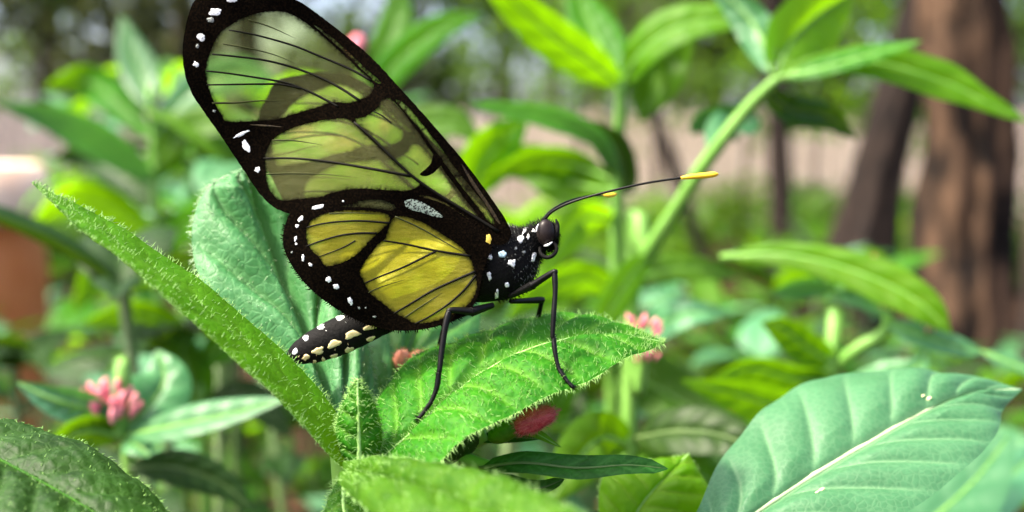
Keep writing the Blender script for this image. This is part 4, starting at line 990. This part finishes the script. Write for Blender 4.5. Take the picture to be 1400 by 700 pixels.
traced_leaf('leaf', P5, [(885, 350, .30), (860, 380, .295), (830, 430, .29), (810, 490, .29)], 22, 'bright', tilt=20)

# plant with curved leaf, right middle
P6 = plant_root('curved_leaf_plant', 1150, 520, .27, 'plant with a big downward curving leaf below the tree trunks')
ground_stem(P6, [(1215, 428, .262), (1208, 455, .263), (1170, 478, .265), (1145, 505, .268), (1135, 560, .27)], [.0014, .0016, .0016, .0017, .002])
for a in [
    ([(985, 352, .275), (1060, 348, .268), (1140, 362, .262), (1215, 390, .256), (1265, 420, .252), (1302, 458, .25)], [6, 16, 24, 30, 24, 5], 'bright', 15),
    ([(985, 350, .276), (1060, 340, .27), (1140, 348, .266), (1215, 372, .262), (1270, 405, .258)], [3, 6, 8, 8, 3], 'cool', 55),
    ([(1212, 432, .262), (1180, 400, .268), (1150, 395, .272), (1135, 400, .275)], 24, 'cool', 10),
    ([(1210, 440, .262), (1250, 456, .258), (1310, 475, .255), (1345, 482, .254)], 17, 'cool', 30),
    ([(1140, 395, .272), (1110, 392, .275), (1080, 396, .278), (1055, 400, .28)], 14, 'cool', 40),
    ([(1145, 500, .268), (1110, 480, .265), (1070, 450, .262), (1040, 440, .26)], 24, 'mid', 20),
    ([(1140, 520, .268), (1090, 520, .265), (1030, 505, .262), (970, 520, .26)], 24, 'mid', 40),
    ([(1138, 540, .268), (1200, 520, .262), (1250, 505, .258), (1268, 478, .256)], 22, 'cool', 20),
    ([(1340, 480, .256), (1370, 492, .254), (1420, 512, .252), (1460, 530, .252)], 9, 'cool', 40),
    ([(1130, 550, .27), (1080, 560, .262), (1010, 540, .255), (930, 520, .25)], 30, 'mid', 30),
]: traced_leaf('leaf', P6, a[0], a[1], a[2], tilt=a[3])
def flower(parent, px, py, d, n, rpx, mat='petal', seed=0, name='floret'):
    rr = np.random.default_rng(seed)
    for k in range(n):
        a = rr.uniform(0, 2 * PI); q = math.sqrt(rr.random()); x_ = px + q * rpx * math.cos(a); y_ = py + q * rpx * .62 * math.sin(a)
        dd = d + rr.uniform(-.5, .5) * px2m(rpx, d)
        ellipsoid(name, at(x_, y_, dd), at(x_ + (x_ - px) * .4, y_ - rpx * .6, dd - .0005) - at(x_, y_, dd), px2m(rpx * .30, d), px2m(rpx * .11, d), mat, parent, 8, 8, -.3, k)
flower(P6, 1192, 352, .262, 3, 8, seed=1); flower(P6, 1268, 448, .256, 4, 12, seed=2); flower(P6, 1210, 418, .262, 4, 12, 'salmon', seed=3)

# pink flower behind the leaf tip
P7 = plant_root('pink_flower_plant', 878, 520, .215, 'plant with pink buds just behind the tip of the main leaf')
ground_stem(P7, [(880, 480, .215), (872, 540, .217), (860, 620, .22)], [.0012, .0014, .0016])
flower(P7, 872, 452, .215, 26, 30, seed=5); flower(P7, 882, 486, .213, 16, 18, seed=6)
traced_leaf('leaf', P7, [(866, 600, .219), (930, 590, .21), (1000, 600, .205), (1060, 640, .2)], 34, 'deep', tilt=30)
traced_leaf('leaf', P7, [(864, 610, .219), (820, 600, .215), (780, 640, .21), (740, 700, .205)], 40, 'mid', tilt=10)
traced_leaf('leaf', P7, [(855, 660, .22), (900, 640, .215), (960, 650, .21), (1010, 690, .21)], 34, 'mid', tilt=30)
# yellow green leaf at the bottom edge
P8 = plant_root('yellow_leaf_plant', 860, 760, .16, 'plant with a short yellow green leaf at the bottom edge')
surf_leaf('leaf', P8,
    [(840, 760, .150), (858, 722, .150), (884, 682, .151), (915, 648, .153), (942, 620, .156)],
    [(836, 760, .150), (818, 700, .153), (828, 652, .155), (872, 634, .157), (942, 620, .156)],
    [(850, 765, .150), (920, 752, .149), (958, 716, .150), (970, 668, .153), (942, 620, .156)],
    'bright', 70, 26, quilt=.0008, camber=.06, nveins=7, edge_hairs=200, hair_len=.0006, wave=.002, label='short yellow green leaf')
tube('stem', [at(840, 760, .150), (0.2*at(840, 760, .150).x + .8*P8.location.x, 0.2*at(840, 760, .150).y + .8*P8.location.y, .45), (P8.location.x, P8.location.y, .2), (P8.location.x, P8.location.y, -.02)], [.001, .0014, .002, .003], M['stem'], P8, 8, n=24)

# pink flower plant, left
P9 = plant_root('pink_flower_plant', 180, 640, .225, 'plant with a pink flower cluster above pale leaves at the lower left')
ground_stem(P9, [(152, 556, .225), (165, 600, .226), (178, 660, .23)], [.0012, .0014, .0016])
flower(P9, 152, 550, .225, 46, 40, seed=8)
for a in [([(165, 590, .226), (120, 560, .222), (70, 545, .22), (22, 522, .22)], 24, 'cool', 20), ([(168, 590, .226), (200, 560, .23), (225, 520, .236), (215, 478, .24)], 44, 'cool', 0),
          ([(170, 596, .226), (240, 582, .22), (320, 565, .216), (395, 545, .212)], 22, 'cool', 45), ([(170, 600, .226), (190, 610, .222), (205, 625, .22)], 20, 'cool', 20),
          ([(168, 600, .226), (130, 590, .222), (95, 600, .22), (60, 640, .22)], 24, 'mid', 20), ([(175, 640, .228), (240, 640, .23), (300, 660, .232), (350, 700, .232)], 26, 'deep', 20)]:
    traced_leaf('leaf', P9, a[0], a[1], a[2], tilt=a[3])
# round pale leaf plants further back on the left
P10 = plant_root('leafy_plant', 270, 640, .34, 'leafy plant with round green leaves behind the long narrow leaf')
ground_stem(P10, [(268, 470, .34), (272, 560, .342), (280, 640, .345)], [.0014, .0016, .0018])
for a in [([(270, 560, .342), (262, 520, .338), (250, 480, .335), (262, 448, .335)], 34, 'mid', 0), ([(270, 500, .34), (310, 470, .336), (345, 470, .334), (372, 500, .334)], 26, 'mid', 25), ([(272, 570, .342), (320, 550, .336), (360, 560, .332), (400, 600, .33)], 30, 'deep', 25), ([(268, 480, .34), (220, 440, .336), (170, 430, .334), (110, 445, .332)], 24, 'mid', 35)]:
    traced_leaf('leaf', P10, a[0], a[1], a[2], tilt=a[3])
# red bud high behind the wing
P11 = plant_root('red_bud_plant', 500, 420, .42, 'tall thin plant with a single red bud beside the upper wing edge')
ground_stem(P11, [(489, 64, .42), (500, 160, .422), (520, 300, .425)], [.0011, .0014, .0016])
ellipsoid('flower_bud', at(489, 62, .42), (0, 0, 1), px2m(15, .42), px2m(12, .42), 'petal', P11, 12, 12)
for a in [([(500, 160, .422), (540, 90, .42), (600, 40, .418), (660, 20, .416)], 24, 'bright', 20), ([(494, 110, .42), (530, 60, .425), (545, 10, .43), (540, -40, .43)], 24, 'mid', 10), ([(510, 230, .423), (560, 180, .42), (620, 170, .418), (660, 200, .416)], 26, 'mid', 30), ([(505, 200, .423), (460, 140, .42), (400, 120, .418), (350, 140, .416)], 26, 'bright', 20), ([(520, 300, .425), (470, 260, .42), (410, 250, .416), (350, 270, .414)], 30, 'mid', 20)]:
    traced_leaf('leaf', P11, a[0], a[1], a[2], tilt=a[3])

# pale leaved plant on the left, in the middle distance
P12 = plant_root('pale_leaf_plant', 215, 420, .52, 'tall pale leaved plant standing left of the wings')
ground_stem(P12, [(206, 120, .52), (212, 240, .522), (216, 360, .525)], [.0018, .002, .0022])
for a in [([(214, 250, .522), (150, 200, .51), (80, 165, .50), (-10, 140, .50)], 26, 'cool', 35), ([(208, 150, .52), (196, 110, .53), (180, 70, .535), (165, 20, .54)], 26, 'cool', 0), ([(212, 230, .522), (250, 180, .515), (300, 170, .51), (345, 205, .505)], 24, 'mid', 30),
          ([(216, 330, .524), (150, 285, .515), (95, 275, .51), (40, 310, .505)], 30, 'bright', 25), ([(216, 340, .524), (270, 300, .515), (320, 290, .51), (370, 320, .505)], 28, 'bright', 20), ([(213, 250, .522), (230, 200, .53), (250, 150, .54), (240, 90, .55)], 28, 'bright', 10),
          ([(210, 190, .52), (150, 130, .53), (110, 110, .54), (60, 120, .54)], 26, 'mid', 20), ([(214, 280, .522), (170, 240, .53), (120, 215, .54), (70, 215, .54)], 24, 'deep', 10), ([(210, 180, .52), (270, 120, .525), (330, 100, .53), (390, 120, .53)], 26, 'cool', 25), ([(216, 340, .524), (250, 370, .52), (290, 380, .515), (330, 420, .51)], 28, 'mid', 20), ([(216, 350, .524), (170, 350, .52), (130, 380, .515), (100, 430, .51)], 28, 'mid', 20)]:
    traced_leaf('leaf', P12, a[0], a[1], a[2], tilt=a[3])

# ---- the bed of leafy plants: shared leaf shapes, every plant and leaf its own object
SH = {m_: [leaf_shape('bed_leaf', W=w_, droop=d_, fold=f_, kind=k_, seed=i, mat=m_) for i, (w_, d_, f_, k_) in enumerate([(.20, .35, .25, 0), (.24, .6, .15, 1), (.17, .2, .4, 0), (.27, .8, .2, 1)])] for m_ in ('mid', 'cool', 'deep', 'bright')}
def bed_plant(base, h, leafL, nodes, mats, seed, label, group, name='leafy_plant', flowers=0, bare=.25):
    rr = np.random.default_rng(seed); base = Vector(base); t = empty(name, base, label, 'plant', group)
    lx, ly = rr.normal(0, .05 * h, 2); P = [base + Vector((lx * u * u, ly * u * u, h * u - .02 * (1 - u))) for u in np.linspace(0, 1, 7)]
    tube('stem', P, [.0035 * (1 - .6 * u) * (.6 + h) for u in np.linspace(0, 1, 7)], M['stem_dark' if rr.random() < .85 else 'stem'], t, 6)  # stems mostly coloured dark to deepen the shade in the gaps
    a0 = rr.uniform(0, PI)
    for k in range(nodes):
        u = bare + (1 - bare) * (k + 1) / nodes; q = base + Vector((lx * u * u, ly * u * u, h * u)); top = k == nodes - 1
        for s in range(2 if not top else 4):
            a = a0 + k * PI / 2 + s * (PI if not top else PI / 2) + rr.normal(0, .3); el = (rr.uniform(-.05, .6) if not top else rr.uniform(.2, .95))
            L = leafL * (1 - .45 * max(0, u - .5)) * rr.uniform(.75, 1.15)
            mt = mats[rr.integers(0, len(mats))]
            put_leaf(SH[mt][rr.integers(0, 4)], t, q, (math.cos(a) * math.cos(el), math.sin(a) * math.cos(el), math.sin(el)), L, rr.normal(0, .25))
    if flowers:
        q = P[-1]
        for k in range(9):
            v = Vector(rr.normal(0, 1, 3)).normalized() * .010; v.z = abs(v.z)
            ellipsoid('floret', q + v + Vector((0, 0, .006)), v + Vector((0, 0, .01)), .006, .003, 'petal', t, 6, 6, -.3, k)
    return t
def top_row(px):      # how high the bed reaches in the picture
    return float(np.interp(px, [-100, 60, 200, 330, 480, 640, 760, 900, 1000, 1120, 1250, 1320, 1500], [150, 110, 80, 120, 130, 170, 300, 330, 345, 340, 400, 470, 480]))
BG = 'leafy plants filling the bed'
def bed_label(px, d, h):
    far = 'near' if d < .75 else 'mid distance' if d < 1.4 else 'farther' if d < 2.8 else 'farthest'
    where = ('before the planter', 'behind the lower left flower', 'behind the long leaf', 'behind the wings', 'behind the body', 'below the upright plant', 'below the slim trunk', 'below the leaning trunk', 'before the thick tree')[
        sum(px > q for q in (60, 200, 340, 560, 760, 930, 1090, 1230))]
    return f"{far} {'tall' if h > .6 else 'low'} broad leaved plant of the bed, {where}"
cnt = 0
for (d0, d1, num, L0, L1, extra) in ((.29, .42, 16, .04, .06, 230), (.42, .75, 26, .06, .085, 70), (.75, 1.4, 40, .075, .11, 10), (1.4, 2.8, 46, .09, .14, 0), (2.8, 4.6, 26, .12, .18, 0)):
    for i in range(num):
        d = rng.uniform(d0, d1); px = -80 + (i + rng.random()) / num * 1560
        tr_ = top_row(px) + extra + abs(rng.normal(0, 70)) + rng.uniform(0, 90)
        if px < 150 and d < 1.9: tr_ = max(tr_, 425 + rng.uniform(0, 90))
        p = at(px, tr_, d); h = p.z
        if px > 880 and d < 1.4 and rng.random() < .25: continue
        if d > 2.6: h *= .8
        if h < .12: continue
        right = px > 760
        mats = ['deep'] if d < .42 else ['deep', 'mid', 'deep', 'cool'] if d < .75 else (['mid', 'cool', 'bright', 'deep', 'deep'] if not right else ['mid', 'deep', 'deep', 'cool', 'mid'])  # nearest plants all take the darkened leaf, painting the gaps as shade
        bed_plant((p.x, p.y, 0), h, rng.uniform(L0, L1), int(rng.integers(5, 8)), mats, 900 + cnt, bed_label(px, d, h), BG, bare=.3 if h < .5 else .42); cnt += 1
